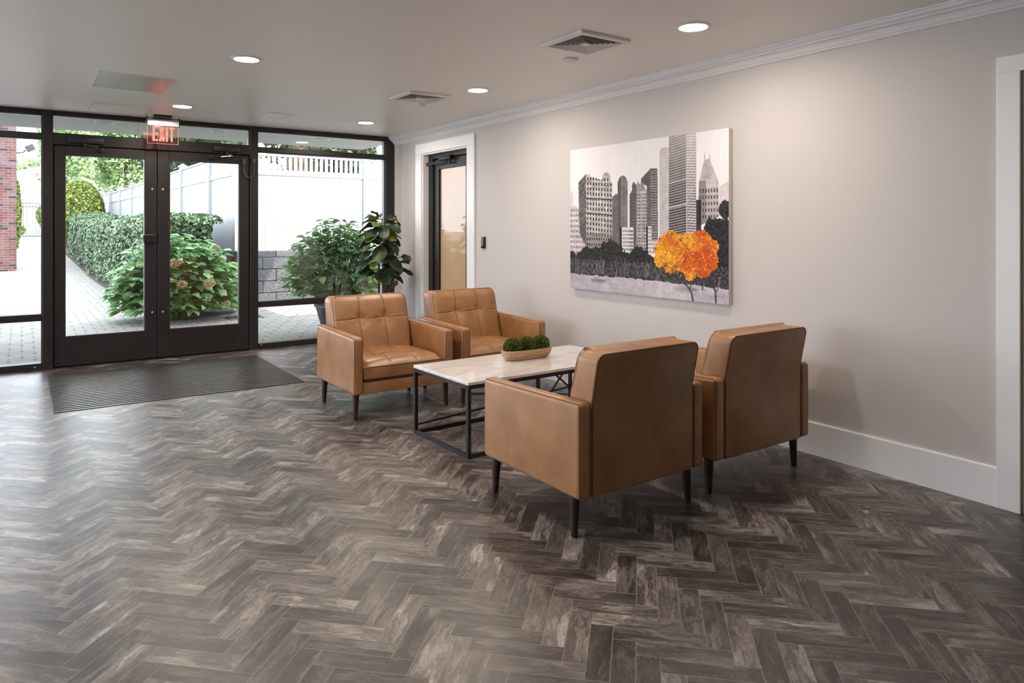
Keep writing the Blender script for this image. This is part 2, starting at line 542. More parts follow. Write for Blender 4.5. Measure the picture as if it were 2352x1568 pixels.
def copy_tree(o, loc=None, rz=None, label=None, parent=None):
    c = o.copy()
    COL.objects.link(c)
    if parent: c.parent = parent
    if loc is not None: c.location = loc
    if rz is not None: c.rotation_euler = (0, 0, rz)
    if label: c['label'] = label
    for ch in list(o.children):
        copy_tree(ch, parent=c)
    return c

def grid_surface(fn, nu, nv):
    vs = [fn(i / nu, j / nv) for j in range(nv + 1) for i in range(nu + 1)]
    fs = [(j * (nu + 1) + i, j * (nu + 1) + i + 1, (j + 1) * (nu + 1) + i + 1, (j + 1) * (nu + 1) + i) for j in range(nv) for i in range(nu)]
    return vs, fs

# ------------------------------------------------------------------ dimensions
WX = 3.82      # right wall
DY = 7.94      # storefront inner face
H = 2.438      # ceiling
LX = -4.6      # left wall
BY = -4.2      # back wall

# ------------------------------------------------------------------ floor
def build_floor():
    w, Lt = 0.0744, 0.2976
    g = 0.0013
    ax, ay = 2.0405, 1.847 + 2 * w * math.sqrt(2)
    r2 = 1 / math.sqrt(2)
    v = (r2, -r2)   # p axis
    u = (r2, r2)    # q axis
    x0, x1, y0, y1 = LX, WX + 0.1, -1.2, DY + 0.06
    verts, faces, tuv, mats = [], [], [], []
    def clip(poly):
        for axis, lim, sgn in ((0, x0, 1), (0, x1, -1), (1, y0, 1), (1, y1, -1)):
            out = []
            n = len(poly)
            for i in range(n):
                a, b = poly[i], poly[(i + 1) % n]
                da, db = sgn * (a[axis] - lim), sgn * (b[axis] - lim)
                if da >= 0: out.append(a)
                if (da >= 0) != (db >= 0):
                    t = da / (da - db)
                    out.append((a[0] + (b[0] - a[0]) * t, a[1] + (b[1] - a[1]) * t))
            poly = out
            if len(poly) < 3: return None
        return poly
    rnd = random.Random(3)
    def tile(p0, p1, q0, q1, horiz):
        pts = [(p0 * w + g, q0 * w + g), (p1 * w - g, q0 * w + g), (p1 * w - g, q1 * w - g), (p0 * w + g, q1 * w - g)]
        wp = [(ax + p * v[0] + q * u[0], ay + p * v[1] + q * u[1]) for p, q in pts]
        c = clip(wp)
        if not c: return
        ra, rb, rc = rnd.random() * 60, rnd.random() * 60, rnd.random()
        fl = rnd.choice((-1, 1))
        o = len(verts)
        for X, Y in c:
            dx, dy = X - ax, Y - ay
            p = dx * v[0] + dy * v[1]
            q = dx * u[0] + dy * u[1]
            a, b = (p, q) if horiz else (q, p)
            verts.append((X, Y, 0.0))
            tuv.append((fl * a + ra, b + rb, rc))
        faces.append(tuple(range(o, o + len(c))))
        mats.append(0)
    for m in range(-26, 27):
        for k in range(-140, 141):
            cx = ax + (k + 4 * m + 2) * w * v[0] + (4 * m - k) * w * u[0]
            cy = ay + (k + 4 * m + 2) * w * v[1] + (4 * m - k) * w * u[1]
            if cx < x0 - 0.6 or cx > x1 + 0.6 or cy < y0 - 0.6 or cy > y1 + 0.6: continue
            tile(k + 4 * m, k + 4 + 4 * m, 4 * m - k - 1, 4 * m - k, True)
            tile(k + 4 * m, k + 1 + 4 * m, 4 * m - k - 5, 4 * m - k - 1, False)
    # grout bed, and the untiled-in-detail floor behind the camera
    o = len(verts)
    verts.extend([(x0, y0, -0.0003), (x1, y0, -0.0003), (x1, y1, -0.0003), (x0, y1, -0.0003)])
    tuv.extend([(0, 0, 0)] * 4)
    faces.append((o, o + 1, o + 2, o + 3)); mats.append(1)
    o = len(verts)
    verts.extend([(x0, BY, 0), (x1, BY, 0), (x1, y0, 0), (x0, y0, 0)])
    tuv.extend([(0, 0, .5), (8, 0, .5), (8, 3, .5), (0, 3, .5)])
    faces.append((o, o + 1, o + 2, o + 3)); mats.append(0)
    # slab underneath
    o = len(verts)
    for z in (-0.15, -0.01):
        verts.extend([(x0, BY, z), (x1, BY, z), (x1, y1, z), (x0, y1, z)])
    tuv.extend([(0, 0, 0)] * 8)
    for f in ((3, 2, 1, 0), (4, 5, 6, 7), (0, 1, 5, 4), (1, 2, 6, 5), (2, 3, 7, 6), (3, 0, 4, 7)):
        faces.append(tuple(i + o for i in f)); mats.append(1)
    me = bpy.data.meshes.new('floor')
    me.from_pydata(verts, [], faces)
    me.materials.append(M['tile']); me.materials.append(M['grout'])
    me.polygons.foreach_set('material_index', mats)
    at = me.attributes.new('tuv', 'FLOAT_VECTOR', 'POINT')
    at.data.foreach_set('vector', [c for t in tuv for c in t])
    me.update()
    fo = bpy.data.objects.new('floor', me)
    COL.objects.link(fo)
    tag(fo, 'dark brown and grey stone-look herringbone tile floor', kind='structure')
build_floor()

# ------------------------------------------------------------------ ceiling, walls
mb = MB()
# the ceiling slab leaves the recessed lamps as shallow pucks under it
mb.box((LX - 0.15, BY - 0.15, H), (WX + 1.3, DY + 0.12, H + 0.22))
tag(mb.build('ceiling', M['ceiling']), 'plain painted lobby ceiling', kind='structure')

# right wall with two door openings: door_3 (y 6.32..7.32) and door_4 (y 0.20..1.33)
mb = MB()
T = 0.16
d1a, d1b, d1h = 6.31, 7.32, 2.19
d2a, d2b, d2h = 0.20, 1.345, 2.06
mb.box((WX, d1b, 0), (WX + T, DY + 0.06, H))
mb.box((WX, d1a, d1h), (WX + T, d1b, H))
mb.box((WX, d2b, 0), (WX + T, d1a, H))
mb.box((WX, d2a, d2h), (WX + T, d2b, H))
mb.box((WX, BY, 0), (WX + T, d2a, H))
tag(mb.build('wall_right', M['wall']), 'warm grey painted long right wall', kind='structure')
mb = MB(); mb.rbox((3.753, 7.864, 0.0), (WX + 0.01, DY + 0.06, H), 0.003)
tag(mb.build('wall_corner', M['wall']), 'slim warm grey pilaster where right wall meets the glass front', kind='structure')
mb = MB()
mb.box((LX - T, BY, 0), (LX, 2.0, H)); mb.box((LX - T, 7.4, 0), (LX, DY + 0.06, H)); mb.box((LX - T, 2.0, 0), (LX, 7.4, 0.1)); mb.box((LX - T, 2.0, 2.36), (LX, 7.4, H))
tag(mb.build('wall_left', M['wall_bounce']), 'left wall of the lobby', kind='structure')
mb = MB(); mb.box((LX - T, BY - T, 0), (WX + T, BY, H))
tag(mb.build('wall_back', M['wall_bounce']), 'back wall of the lobby', kind='structure')

# baseboards
def baseboard(name, y0, y1, label):
    prof = [(WX, 0.0), (WX - 0.016, 0.0), (WX - 0.016, 0.183), (WX - 0.012, 0.190), (WX, 0.190)]
    m = MB(); m.extrude_y(prof, y0, y1)
    tag(m.build(name, M['trim']), label, kind='structure')
baseboard('baseboard_right', 1.445, 6.165, 'tall white baseboard along the right wall')
baseboard('baseboard_corner', 7.475, 7.862, 'short white baseboard between side door and pilaster')

# crown moulding: profile as offsets (projection from wall, drop from ceiling)
crown = [(0.0, 0.0), (0.088, 0.0), (0.088, 0.010), (0.080, 0.012), (0.078, 0.022), (0.070, 0.030), (0.062, 0.034), (0.062, 0.040),
         (0.050, 0.046), (0.036, 0.056), (0.026, 0.068), (0.022, 0.074), (0.015, 0.076), (0.012, 0.084), (0.004, 0.090), (0.0, 0.092)]
m = MB()
path = [(WX, BY, 0), (WX, 7.864, 1), (3.753, 7.864, 1), (3.753, DY - 0.002, 0)]
vs, fs = [], []
n = len(crown)
for k, (px_, py_, c) in enumerate(path):
    for p, d in crown:
        if k == 0: vs.append((WX - p, BY, H - d))
        elif k == 1: vs.append((WX - p, 7.864 - p, H - d))
        elif k == 2: vs.append((3.753 - p, 7.864 - p, H - d))
        else: vs.append((3.753 - p, DY - 0.002, H - d))
for k in range(3):
    for i in range(n):
        fs.append((k * n + i, k * n + (i + 1) % n, (k + 1) * n + (i + 1) % n, (k + 1) * n + i))
fs.append(tuple(range(n))); fs.append(tuple(range(4 * n - 1, 3 * n - 1, -1)))
m.add(vs, fs)
tag(m.build('trim_1', M['trim'], smooth=True), 'white crown moulding along the top of the right wall', kind='structure')

# door casings
def casing(name, y0, y1, zt, cw, label):
    """y0,y1 = opening"""
    m = MB()
    x = WX - 0.022
    m.rbox((x, y0 - cw, 0), (WX, y0, zt), 0.003)
    m.rbox((x, y1, 0), (WX, y1 + cw, zt), 0.003)
    m.rbox((x, y0 - cw, zt), (WX, y1 + cw, zt + cw * 0.8), 0.003)
    tag(m.build(name, M['trim']), label, kind='structure')
casing('trim_2', 6.305, 7.325, 2.185, 0.145, 'white casing round the dark side door')
casing('trim_3', 0.20, 1.347, 2.055, 0.098, 'white casing of the doorway at the right edge')

# ------------------------------------------------------------------ side door (door_3) in the right wall
DR = struct('door_3', 'dark aluminium side door with tan papered glass in the right wall', (WX, 6.82, 0))
def local(root):
    l = root.location
    return l
def in_parent(o, root):
    o.parent = root
    o.location = o.location - root.location if False else o.location
    o.matrix_parent_inverse = Matrix.Translation(-root.location)
    return o
m = MB()   # white lining of the recess
m.rbox((WX - 0.004, 7.304, 0), (WX + 0.105, 7.324, 2.185), 0.002)
m.rbox((WX - 0.004, 6.306, 0), (WX + 0.105, 6.326, 2.185), 0.002)
m.rbox((WX - 0.004, 6.326, 2.168), (WX + 0.105, 7.304, 2.188), 0.002)
in_parent(m.build('lining', M['trim']), DR)
m = MB()
m.rbox((WX + 0.065, 7.204, 0), (WX + 0.155, 7.304, 2.168), 0.003)
m.rbox((WX + 0.065, 6.326, 0), (WX + 0.155, 6.40, 2.168), 0.003)
m.rbox((WX + 0.065, 6.40, 2.118), (WX + 0.155, 7.204, 2.168), 0.003)
in_parent(m.build('frame', M['bronze']), DR)
m = MB()
m.rbox((WX + 0.085, 7.095, 0.01), (WX + 0.130, 7.200, 2.11), 0.003)
m.rbox((WX + 0.085, 6.402, 0.01), (WX + 0.130, 6.50, 2.11), 0.003)
m.rbox((WX + 0.085, 6.50, 2.0), (WX + 0.130, 7.095, 2.11), 0.003)
m.rbox((WX + 0.085, 6.50, 0.01), (WX + 0.130, 7.095, 0.28), 0.003)
in_parent(m.build('door_leaf', M['bronze']), DR)
m = MB(); m.box((WX + 0.100, 6.50, 0.28), (WX + 0.106, 7.095, 2.0))
in_parent(m.build('glass_pane', glass_mat('side_door_glass', (1, 1, 1), 0.09)), DR)
m = MB(); m.box((WX + 0.112, 6.49, 0.27), (WX + 0.116, 7.10, 2.01))
in_parent(m.build('tan_paper', M['tan']), DR)
m = MB()
m.rbox((WX + 0.022, 6.74, 2.085), (WX + 0.066, 7.00, 2.135), 0.006)
m.tube([(WX + 0.035, 6.96, 2.08), (WX + 0.005, 7.22, 2.055), (WX + 0.05, 6.78, 2.052)], 0.008, 6)
m.lathe([(0.013, -0.02), (0.013, 0.02)], 10, (WX + 0.005, 7.22, 2.055))
m.lathe([(0.015, -0.02), (0.015, 0.03)], 10, (WX + 0.05, 6.78, 2.055))
in_parent(m.build('door_closer', M['blackmetal'], smooth=True), DR)
# room behind the side door so nothing is open to the sky
mb = MB()
mb.box((WX + 1.2, 5.9, 0), (WX + 1.3, DY + 0.06, H)); mb.box((WX + T, 5.8, 0), (WX + 1.3, 5.9, H)); mb.box((WX + T, DY - 0.04, 0), (WX + 1.3, DY + 0.06, H))
mb.box((WX + T, 5.8, -0.1), (WX + 1.3, DY + 0.06, 0))
tag(mb.build('wall_closet', M['wall']), 'walls behind the side door', kind='structure')

# doorway at the right edge (door_4)
DR4 = struct('door_4', 'tan wooden door leaf in the doorway at the right edge', (WX, 0.77, 0))
m = MB()
m.rbox((WX - 0.002, 1.329, 0), (WX + T, 1.347, 2.055), 0.002)
m.rbox((WX - 0.002, 0.20, 0), (WX + T, 0.218, 2.055), 0.002)
m.rbox((WX - 0.002, 0.218, 2.037), (WX + T, 1.329, 2.057), 0.002)
in_parent(m.build('jamb', M['tanwood']), DR4)
m = MB(); m.rbox((WX + 0.09, 0.22, 0.008), (WX + 0.135, 1.328, 2.035), 0.003)
in_parent(m.build('door_leaf', M['tanwood']), DR4)

# ------------------------------------------------------------------ storefront (glass front)
GY = DY + 0.055     # glass plane
def fr(mb, x0, x1, z0, z1, y0=DY, y1=DY + 0.11, r=0.003):
    mb.rbox((x0, y0, z0), (x1, y1, z1), r, 1)
# window_1 : left bay (continues out of frame), window_2 : right bay, window_3 : transom over the doors
def bay(name, x0, x1, label, muls=()):
    root = struct(name, label, ((x0 + x1) / 2, DY + 0.05, 0))
    f = MB()
    fr(f, x0, x1, 2.39, H - 0.002)           # head
    fr(f, x0, x1, 2.165, 2.218)              # transom bar
    fr(f, x0, x1, 0.462, 0.522)              # low bar
    fr(f, x0, x1, 0.0, 0.062)                # sill
    for mx in muls:
        fr(f, mx - 0.04, mx + 0.04, 0.062, 2.39)
    in_parent(f.build('frame', M['bronze']), root)
    b = MB()                                  # lighter glazing beads lining each light
    for z0, z1 in ((0.062, 0.462), (0.522, 2.165), (2.218, 2.39)):
        b.box((x0, DY + 0.03, z1 - 0.008), (x1, DY + 0.08, z1))
        b.box((x1 - 0.012, DY + 0.025, z0), (x1, DY + 0.085, z1))
    in_parent(b.build('glazing_bead', M['bronze_in']), root)
    xs = [x0] + [q for mx in muls for q in (mx - 0.04, mx + 0.04)] + [x1]
    for i in range(0, len(xs), 2):
        for z0, z1 in ((0.062, 0.462), (0.522, 2.165), (2.218, 2.39)):
            g = MB(); g.box((xs[i], GY, z0), (xs[i + 1], GY + 0.006, z1))
            in_parent(g.build('glass_pane', M['glass']), root)
    return root
w1 = bay('window_1', LX, 0.160, 'tall glazed bay left of the double doors', muls=(-3.0, -1.42))
w2 = bay('window_2', 2.126, 3.640, 'tall glazed bay right of the double doors')
# screws on sills
m = MB()
m.lathe([(0.007, 0), (0.005, 0.003)], 10)
for (x, z, root) in ((0.10, 0.03, w1), (2.16, 0.045, w2)):
    q = MB(); q.v = [(v[0], -v[2], v[1]) for v in m.v]; q.f = list(m.f); q.mi = list(m.mi)
    o = q.build('screw', M['screw'], loc=(x, DY, z))
    in_parent(o, root)
# mullions
for i, (a, b, lab) in enumerate(((0.160, 0.243, 'dark mullion left of the double doors'), (2.040, 2.126, 'dark mullion right of the double doors'), (3.640, 3.752, 'dark end post of the glass front beside the pilaster'))):
    m = MB(); fr(m, a, b, 0, H - 0.002, DY - 0.006, DY + 0.118)
    tag(m.build('trim_%d' % (4 + i), M['bronze']), lab, kind='structure')
# transom over doors
root = struct('window_3', 'low transom light above the double doors', (1.14, DY + 0.05, 2.1))
m = MB()
fr(m, 0.243, 2.040, 2.398, H - 0.002)
fr(m, 0.243, 2.040, 2.120, 2.228)
in_parent(m.build('frame', M['bronze']), root)
m = MB()
m.box((0.243, DY + 0.03, 2.390), (2.040, DY + 0.08, 2.398)); m.box((2.030, DY + 0.025, 2.228), (2.040, DY + 0.085, 2.39))
in_parent(m.build('glazing_bead', M['bronze_in']), root)
m = MB(); m.box((0.243, GY, 2.228), (2.040, GY + 0.006, 2.398))
in_parent(m.build('glass_pane', M['glass']), root)
m = MB(); m.rbox((0.0, DY - 0.02, 0.0), (2.3, DY + 0.13, 0.005), 0.002)
tag(m.build('trim_7', M['bronze']), 'thin metal threshold under the double doors', kind='structure')

root = struct('fill_window', 'row of tall windows added in the unseen left wall for daylight fill', (LX, 3.3, 0))  # unseen glazing added to let in fill daylight from the left
m = MB()
for k in range(4):
    y = 2.0 + k * 1.776
    m.rbox((LX - 0.11, y, 0.1), (LX - 0.03, y + 0.07, 2.36), 0.003, 1)
m.rbox((LX - 0.11, 2.0, 0.1), (LX - 0.03, 7.4, 0.16), 0.003, 1); m.rbox((LX - 0.11, 2.0, 2.30), (LX - 0.03, 7.4, 2.36), 0.003, 1)
in_parent(m.build('frame', M['bronze']), root)
m = MB(); m.box((LX - 0.075, 2.0, 0.1), (LX - 0.069, 7.4, 2.36))
in_parent(m.build('glass_pane', M['glass']), root)
# the door leaves
def leaf(name, x0, x1, gx0, gx1, label, lock_side):
    root = struct(name, label, ((x0 + x1) / 2, DY + 0.02, 0))
    y0, y1 = DY + 0.012, DY + 0.060
    m = MB()
    m.rbox((x0, y0, 0.012), (gx0, y1, 2.112), 0.004, 1)
    m.rbox((gx1, y0, 0.012), (x1, y1, 2.112), 0.004, 1)
    m.rbox((gx0, y0, 2.018), (gx1, y1, 2.112), 0.002, 1)
    m.rbox((gx0, y0, 0.012), (gx1, y1, 0.290), 0.002, 1)
    in_parent(m.build('door_leaf', M['bronze']), root)
    m = MB(); m.box((gx0, DY + 0.034, 0.290), (gx1, DY + 0.040, 2.018))
    in_parent(m.build('glass_pane', M['glass']), root)
    m = MB()
    for a, b in (((gx0, y0 + 0.004, 0.290), (gx1, y1 - 0.004, 0.297)), ((gx0, y0 + 0.004, 0.297), (gx0 + 0.006, y1 - 0.004, 2.018)), ((gx1 - 0.006, y0 + 0.004, 0.297), (gx1, y1 - 0.004, 2.018))):
        m.box(a, b)
    in_parent(m.build('glazing_bead', M['bronze_in']), root)
    return root
m = MB()
for a, b2 in ((0.240, 0.254), (1.122, 1.142), (2.029, 2.043)): m.box((a, DY + 0.044, 0.004), (b2, DY + 0.058, 2.125))
m.box((0.24, DY + 0.044, 2.105), (2.043, DY + 0.058, 2.125)); m.box((0.24, DY + 0.044, 0.004), (2.043, DY + 0.058, 0.02))
tag(m.build('trim_8', M['gasket']), 'black weather seals round the double doors', kind='structure')
d1 = leaf('door_1', 0.249, 1.129, 0.338, 1.017, 'left leaf of the dark glazed double doors', 1)
d2 = leaf('door_2', 1.135, 2.034, 1.245, 1.929, 'right leaf of the dark glazed double doors', -1)
for root, x in ((d1, 1.085), (d2, 1.182)):
    for z in (0.475, 1.722):
        q = MB(); q.v = [(v[0], -v[2], v[1]) for v in m.v] if False else []
        q.lathe([(0.0, 0.004), (0.009, 0.0035), (0.010, 0.0)], 12)
        q.v = [(v[0], -v[2], v[1]) for v in q.v]
        in_parent(q.build('through_bolt', M['screw'], loc=(x, DY + 0.012, z)), root)
m = MB(); m.rbox((1.005, DY - 0.022, 1.180), (1.108, DY + 0.012, 1.262), 0.005); m.rbox((1.000, DY - 0.006, 1.195), (1.008, DY + 0.030, 1.250), 0.003)
in_parent(m.build('lock_box', M['darkplastic']), d1)
m = MB()
m.rbox((0.36, DY - 0.046, 2.138), (0.66, DY + 0.0, 2.196), 0.008); m.tube([(0.50, DY - 0.03, 2.128), (0.60, DY - 0.12, 2.100), (0.63, DY - 0.02, 2.085)], 0.007, 6)
m.lathe([(0.012, -0.018), (0.012, 0.02)], 10, (0.50, DY - 0.03, 2.128)); m.rbox((0.61, DY - 0.03, 2.065), (0.66, DY + 0.012, 2.095), 0.004)
in_parent(m.build('door_closer', M['blackmetal'], smooth=True), d1)
m = MB()
m.rbox((1.66, DY - 0.046, 2.138), (1.92, DY + 0.0, 2.196), 0.008); m.tube([(1.80, DY - 0.03, 2.118), (1.84, DY - 0.10, 2.095), (1.66, DY - 0.02, 2.072)], 0.007, 6)
m.lathe([(0.012, -0.018), (0.012, 0.02)], 10, (1.80, DY - 0.03, 2.128)); m.rbox((1.62, DY - 0.03, 2.055), (1.68, DY + 0.012, 2.085), 0.004)
in_parent(m.build('door_closer', M['blackmetal'], smooth=True), d2)
m = MB()
m.tube([(1.8, DY - 0.102, 2.10), (1.84, DY - 0.102, 2.092), (1.73, DY - 0.06, 2.080)], 0.0045, 6)
in_parent(m.build('closer_arm', M['steel'], smooth=True), d2)
# armoured power loop from leaf to frame
root = thing('door_loop', 'brown armoured cable loop between right door leaf and mullion', 'cable', (2.02, DY - 0.02, 1.9))
m = MB()
pts = []
for i in range(25):
    a = PI * i / 24
    pts.append((2.027 - 0.052 * math.cos(a) , DY - 0.014, 1.95 - 0.078 * math.sin(a)))
pts = [(1.975, DY - 0.014, 2.02)] + pts + [(2.079, DY - 0.014, 2.03)]
m.tube(pts, 0.0055, 8)
in_parent(m.build('flex_conduit', plain('brown_conduit', (0.12, 0.09, 0.085), 0.4, metal=0.3), smooth='all'), root)
for x, z, y in ((1.975, 2.045, DY + 0.010), (2.079, 2.055, DY - 0.006)):
    m = MB(); m.rbox((x - 0.018, DY - 0.028, z - 0.028), (x + 0.018, y, z + 0.028), 0.003)
    in_parent(m.build('end_cap', plain('brown_cap', (0.09, 0.06, 0.055), 0.4)), root)

# ------------------------------------------------------------------ exit sign
root = thing('exit_sign', 'red EXIT sign of clear edge-lit acrylic hanging above the double doors', 'sign', (1.143, 7.70, H))
m = MB(); m.rbox((1.060, 7.655, H - 0.022), (1.222, 7.745, H - 0.0005), 0.004)
in_parent(m.build('ceiling_mount', M['darkplastic']), root)
m = MB()
prof = []
for i in range(17):
    a = PI * i / 16
    prof.append((7.70 - 0.036 * math.cos(a), 2.372 + 0.042 * math.sin(a)))
prof += [(7.736, 2.334), (7.664, 2.334)]
vs = [(1.004, y, z) for y, z in prof] + [(1.284, y, z) for y, z in prof]
n = len(prof)
m.add(vs, [(i, (i + 1) % n, n + (i + 1) % n, n + i) for i in range(n)] + [tuple(range(n)), tuple(range(2 * n - 1, n - 1, -1))])
in_parent(m.build('housing', M['steel'], smooth=True), root)
for x0, x1 in ((0.996, 1.004), (1.284, 1.292)):
    m = MB(); m.rbox((x0, 7.655, 2.326), (x1, 7.745, 2.418), 0.003)
    in_parent(m.build('end_cap', M['darkplastic']), root)
m = MB(); m.rbox((1.006, 7.697, 2.158), (1.284, 7.703, 2.336), 0.0025)
in_parent(m.build('acrylic_panel', glass_mat('acrylic', (1.0, 0.93, 0.92), 0.7)), root)
red = emit('exit_red', (1.0, 0.15, 0.10), 0.68)
m = MB()
for a, b in (((1.006, 2.158), (1.284, 2.1605)), ((1.006, 2.158), (1.0085, 2.334)), ((1.2815, 2.158), (1.284, 2.334))):
    m.box((a[0], 7.6962, a[1]), (b[0], 7.7038, b[1]))
in_parent(m.build('lit_edge', emit('exit_edge', (1.0, 0.22, 0.2), 0.45)), root)
def letters():
    m = MB()
    y0, y1 = 7.6935, 7.6968
    z0, z1 = 2.182, 2.324
    hh = z1 - z0
    def poly(pts):
        n = len(pts)
        m.add([(x, y0, z) for x, z in pts] + [(x, y1, z) for x, z in pts],
              [tuple(range(n)), tuple(range(2 * n - 1, n - 1, -1))] + [(i, (i + 1) % n, n + (i + 1) % n, n + i) for i in range(n)])
    def rc(x0, x1, a, b): poly([(x0, a), (x1, a), (x1, b), (x0, b)])
    s = 0.019
    x = 1.053
    rc(x, x + s, z0, z1)
    for z in (z0, z0 + hh * 0.45, z1 - 0.018): rc(x + s, x + 0.047, z, z + 0.018)
    x = 1.109
    poly([(x, z0), (x + 0.021, z0), (x + 0.052, z1), (x + 0.031, z1)])
    poly([(x + 0.031, z0), (x + 0.052, z0), (x + 0.021, z1), (x, z1)])
    x = 1.171
    rc(x, x + s, z0, z1)
    x = 1.199
    rc(x + 0.0155, x + 0.0345, z0, z1 - 0.018); rc(x, x + 0.050, z1 - 0.018, z1)
    return m
in_parent(letters().build('lettering', red), root)
# the red LED strip inside throws a small glow
ld = bpy.data.lights.new('exit_glow', 'AREA'); ld.shape = 'RECTANGLE'; ld.size = 0.25; ld.size_y = 0.01; ld.energy = 0.12; ld.color = (1.0, 0.06, 0.04)
lo = bpy.data.objects.new('led_strip', ld); COL.objects.link(lo); lo.location = (1.143, 7.70, 2.325); in_parent(lo, root)

# ------------------------------------------------------------------ ceiling fixtures
def downlight(x, y, label, power=1.0):
    root = thing('downlight', label, 'ceiling light', (x, y, H), group='round recessed ceiling downlights')
    m = MB(); m.lathe([(0.077, -0.009), (0.082, -0.009), (0.096, -0.003), (0.098, 0.0), (0.077, 0.0), (0.077, -0.009)], 36)
    o = m.build('trim_ring', M['whiteplastic'], root, smooth=True)
    m = MB(); m.lathe([(0.0, -0.0075), (0.077, -0.0075), (0.077, -0.001), (0.0, -0.001)], 36)
    m.build('lens', M['lens' if power > 0.5 else 'lens_dim'], root)
    return root
DL = [(1.21, 4.80, 'downlight left of centre, second largest lit disc above the chairs'), (1.20, 6.99, 'small downlight just right of the exit sign'),
      (2.97, 6.97, 'small downlight nearest the corner of glass front and right wall'), (3.01, 4.82, 'downlight beside the smaller square vent'),
      (3.04, 2.63, 'largest downlight, right of the large square vent'), (1.22, 2.63, 'downlight just above the frame left of the large vent')]
for x, y, lab in DL: downlight(x, y, lab)
for x, y in ((-0.6, 7.0), (-0.6, 4.8), (-2.4, 4.8), (-2.4, 7.0)):  # extra lamps added over the unseen part of the room as fill
    downlight(x, y, 'round fill downlight added out of frame over the left half of the lobby', 0.8)
for x, y in ((-0.6, 2.6), (-2.4, 2.6), (-0.6, 0.45)):  # weaker fill lamps, also added out of view
    downlight(x, y, 'dimmed fill downlight added out of frame beside and behind the camera', 0.30)

def diffuser(cx, cy, half, label):
    root = thing('ceiling_vent', label, 'air vent', (cx, cy, H), group='square four-way ceiling vents')
    m = MB()
    def ring(h0, z0, h1, z1, mi=0):
        vs = [(-h0, -h0, z0), (h0, -h0, z0), (h0, h0, z0), (-h0, h0, z0), (-h1, -h1, z1), (h1, -h1, z1), (h1, h1, z1), (-h1, h1, z1)]
        m.add(vs, [(i, (i + 1) % 4, 4 + (i + 1) % 4, 4 + i) for i in range(4)], mi)
    ring(half, -0.001, half, -0.016); ring(half, -0.016, half - 0.006, -0.020); ring(half - 0.006, -0.020, half - 0.034, -0.020); ring(half - 0.034, -0.020, half - 0.034, -0.003)
    m.build('frame', M['whiteplastic'], root)
    m = MB()
    h = half - 0.036
    nr_ = 6
    step = (h - 0.020) / nr_
    for k in range(nr_):
        o_ = h - k * step - step * 0.42
        i_ = h - (k + 1) * step + step * 0.12
        ring(o_, -0.0200, i_, -0.0110)
        ring(i_, -0.0110, i_, -0.0120); ring(i_, -0.0120, o_ + 0.0, -0.0208); ring(o_, -0.0208, o_, -0.0200)
    ring(0.030, -0.019, 0.0001, -0.019); ring(0.030, -0.019, 0.026, -0.006)
    m.build('louvre', M['whiteplastic'], root)
    m = MB(); m.box((-h - 0.002, -h - 0.002, -0.0035), (h + 0.002, h + 0.002, -0.001))  # dark sheet standing in for the shade inside the duct
    m.build('duct_shade', M['ventdark'], root)
diffuser(2.762, 3.215, 0.190, 'large square ceiling vent left of the biggest downlight')
diffuser(2.762, 5.345, 0.190, 'smaller-looking square ceiling vent farther back, left of a downlight')

def disc(x, y, r, label, name, cat):
    m = MB(); m.lathe([(0.0, -0.016), (r * 0.93, -0.016), (r, -0.012), (r, -0.006), (r * 0.8, -0.005), (r * 0.8, -0.0005), (0, -0.0005)], 32)
    o = m.build(name, M['whiteplastic'], smooth=True, loc=(x, y, H)); tag(o, label, cat)
disc(2.968, 3.60, 0.045, 'small flat white disc on the ceiling beside the large vent', 'sprinkler_cover', 'sprinkler cover')
disc(2.954, 5.69, 0.036, 'tiny flat white disc on the ceiling beside the farther vent', 'sprinkler_cover', 'sprinkler cover')

def panel(x0, x1, y0, y1, label, name='access_panel', mat='panelgray', fw=0.012, t=0.004):
    root = thing(name, label, 'ceiling panel', ((x0 + x1) / 2, (y0 + y1) / 2, H))
    m = MB()
    for a, b in (((x0, y0), (x1, y0 + fw)), ((x0, y1 - fw), (x1, y1)), ((x0, y0 + fw), (x0 + fw, y1 - fw)), ((x1 - fw, y0 + fw), (x1, y1 - fw))):
        m.box((a[0], a[1], H - t), (b[0], b[1], H - 0.0003))
    in_parent(m.build('frame', M['whiteplastic']), root)
    m = MB(); m.box((x0 + fw + 0.002, y0 + fw + 0.002, H - t * 0.7), (x1 - fw - 0.002, y1 - fw - 0.002, H - 0.0003))
    in_parent(m.build('cover', M[mat]), root)
panel(0.442, 0.951, 5.77, 6.43, 'larger satin rectangular access panel in the ceiling')
panel(0.50, 0.992, 7.24, 7.75, 'framed rectangular access panel in the ceiling beside the exit sign', mat='ceiling', t=0.006)
panel(1.955, 2.20, 6.90, 7.20, 'small pale rectangular plate in the ceiling over the doors', mat='whiteplastic', fw=0.004, t=0.006)

# ------------------------------------------------------------------ card reader
root = thing('card_reader', 'slim black card reader on the wall beside the side door', 'card reader', (WX, 5.995, 1.18))
m = MB(); m.rbox((WX - 0.022, 5.966, 1.122), (WX, 6.026, 1.238), 0.005, 2)
in_parent(m.build('body', M['darkplastic'], smooth=True), root)
m = MB(); m.rbox((WX - 0.0245, 5.980, 1.150), (WX - 0.0215, 6.012, 1.212), 0.001)
in_parent(m.build('reader_face', plain('reader_face', (0.05, 0.055, 0.07), 0.2)), root)

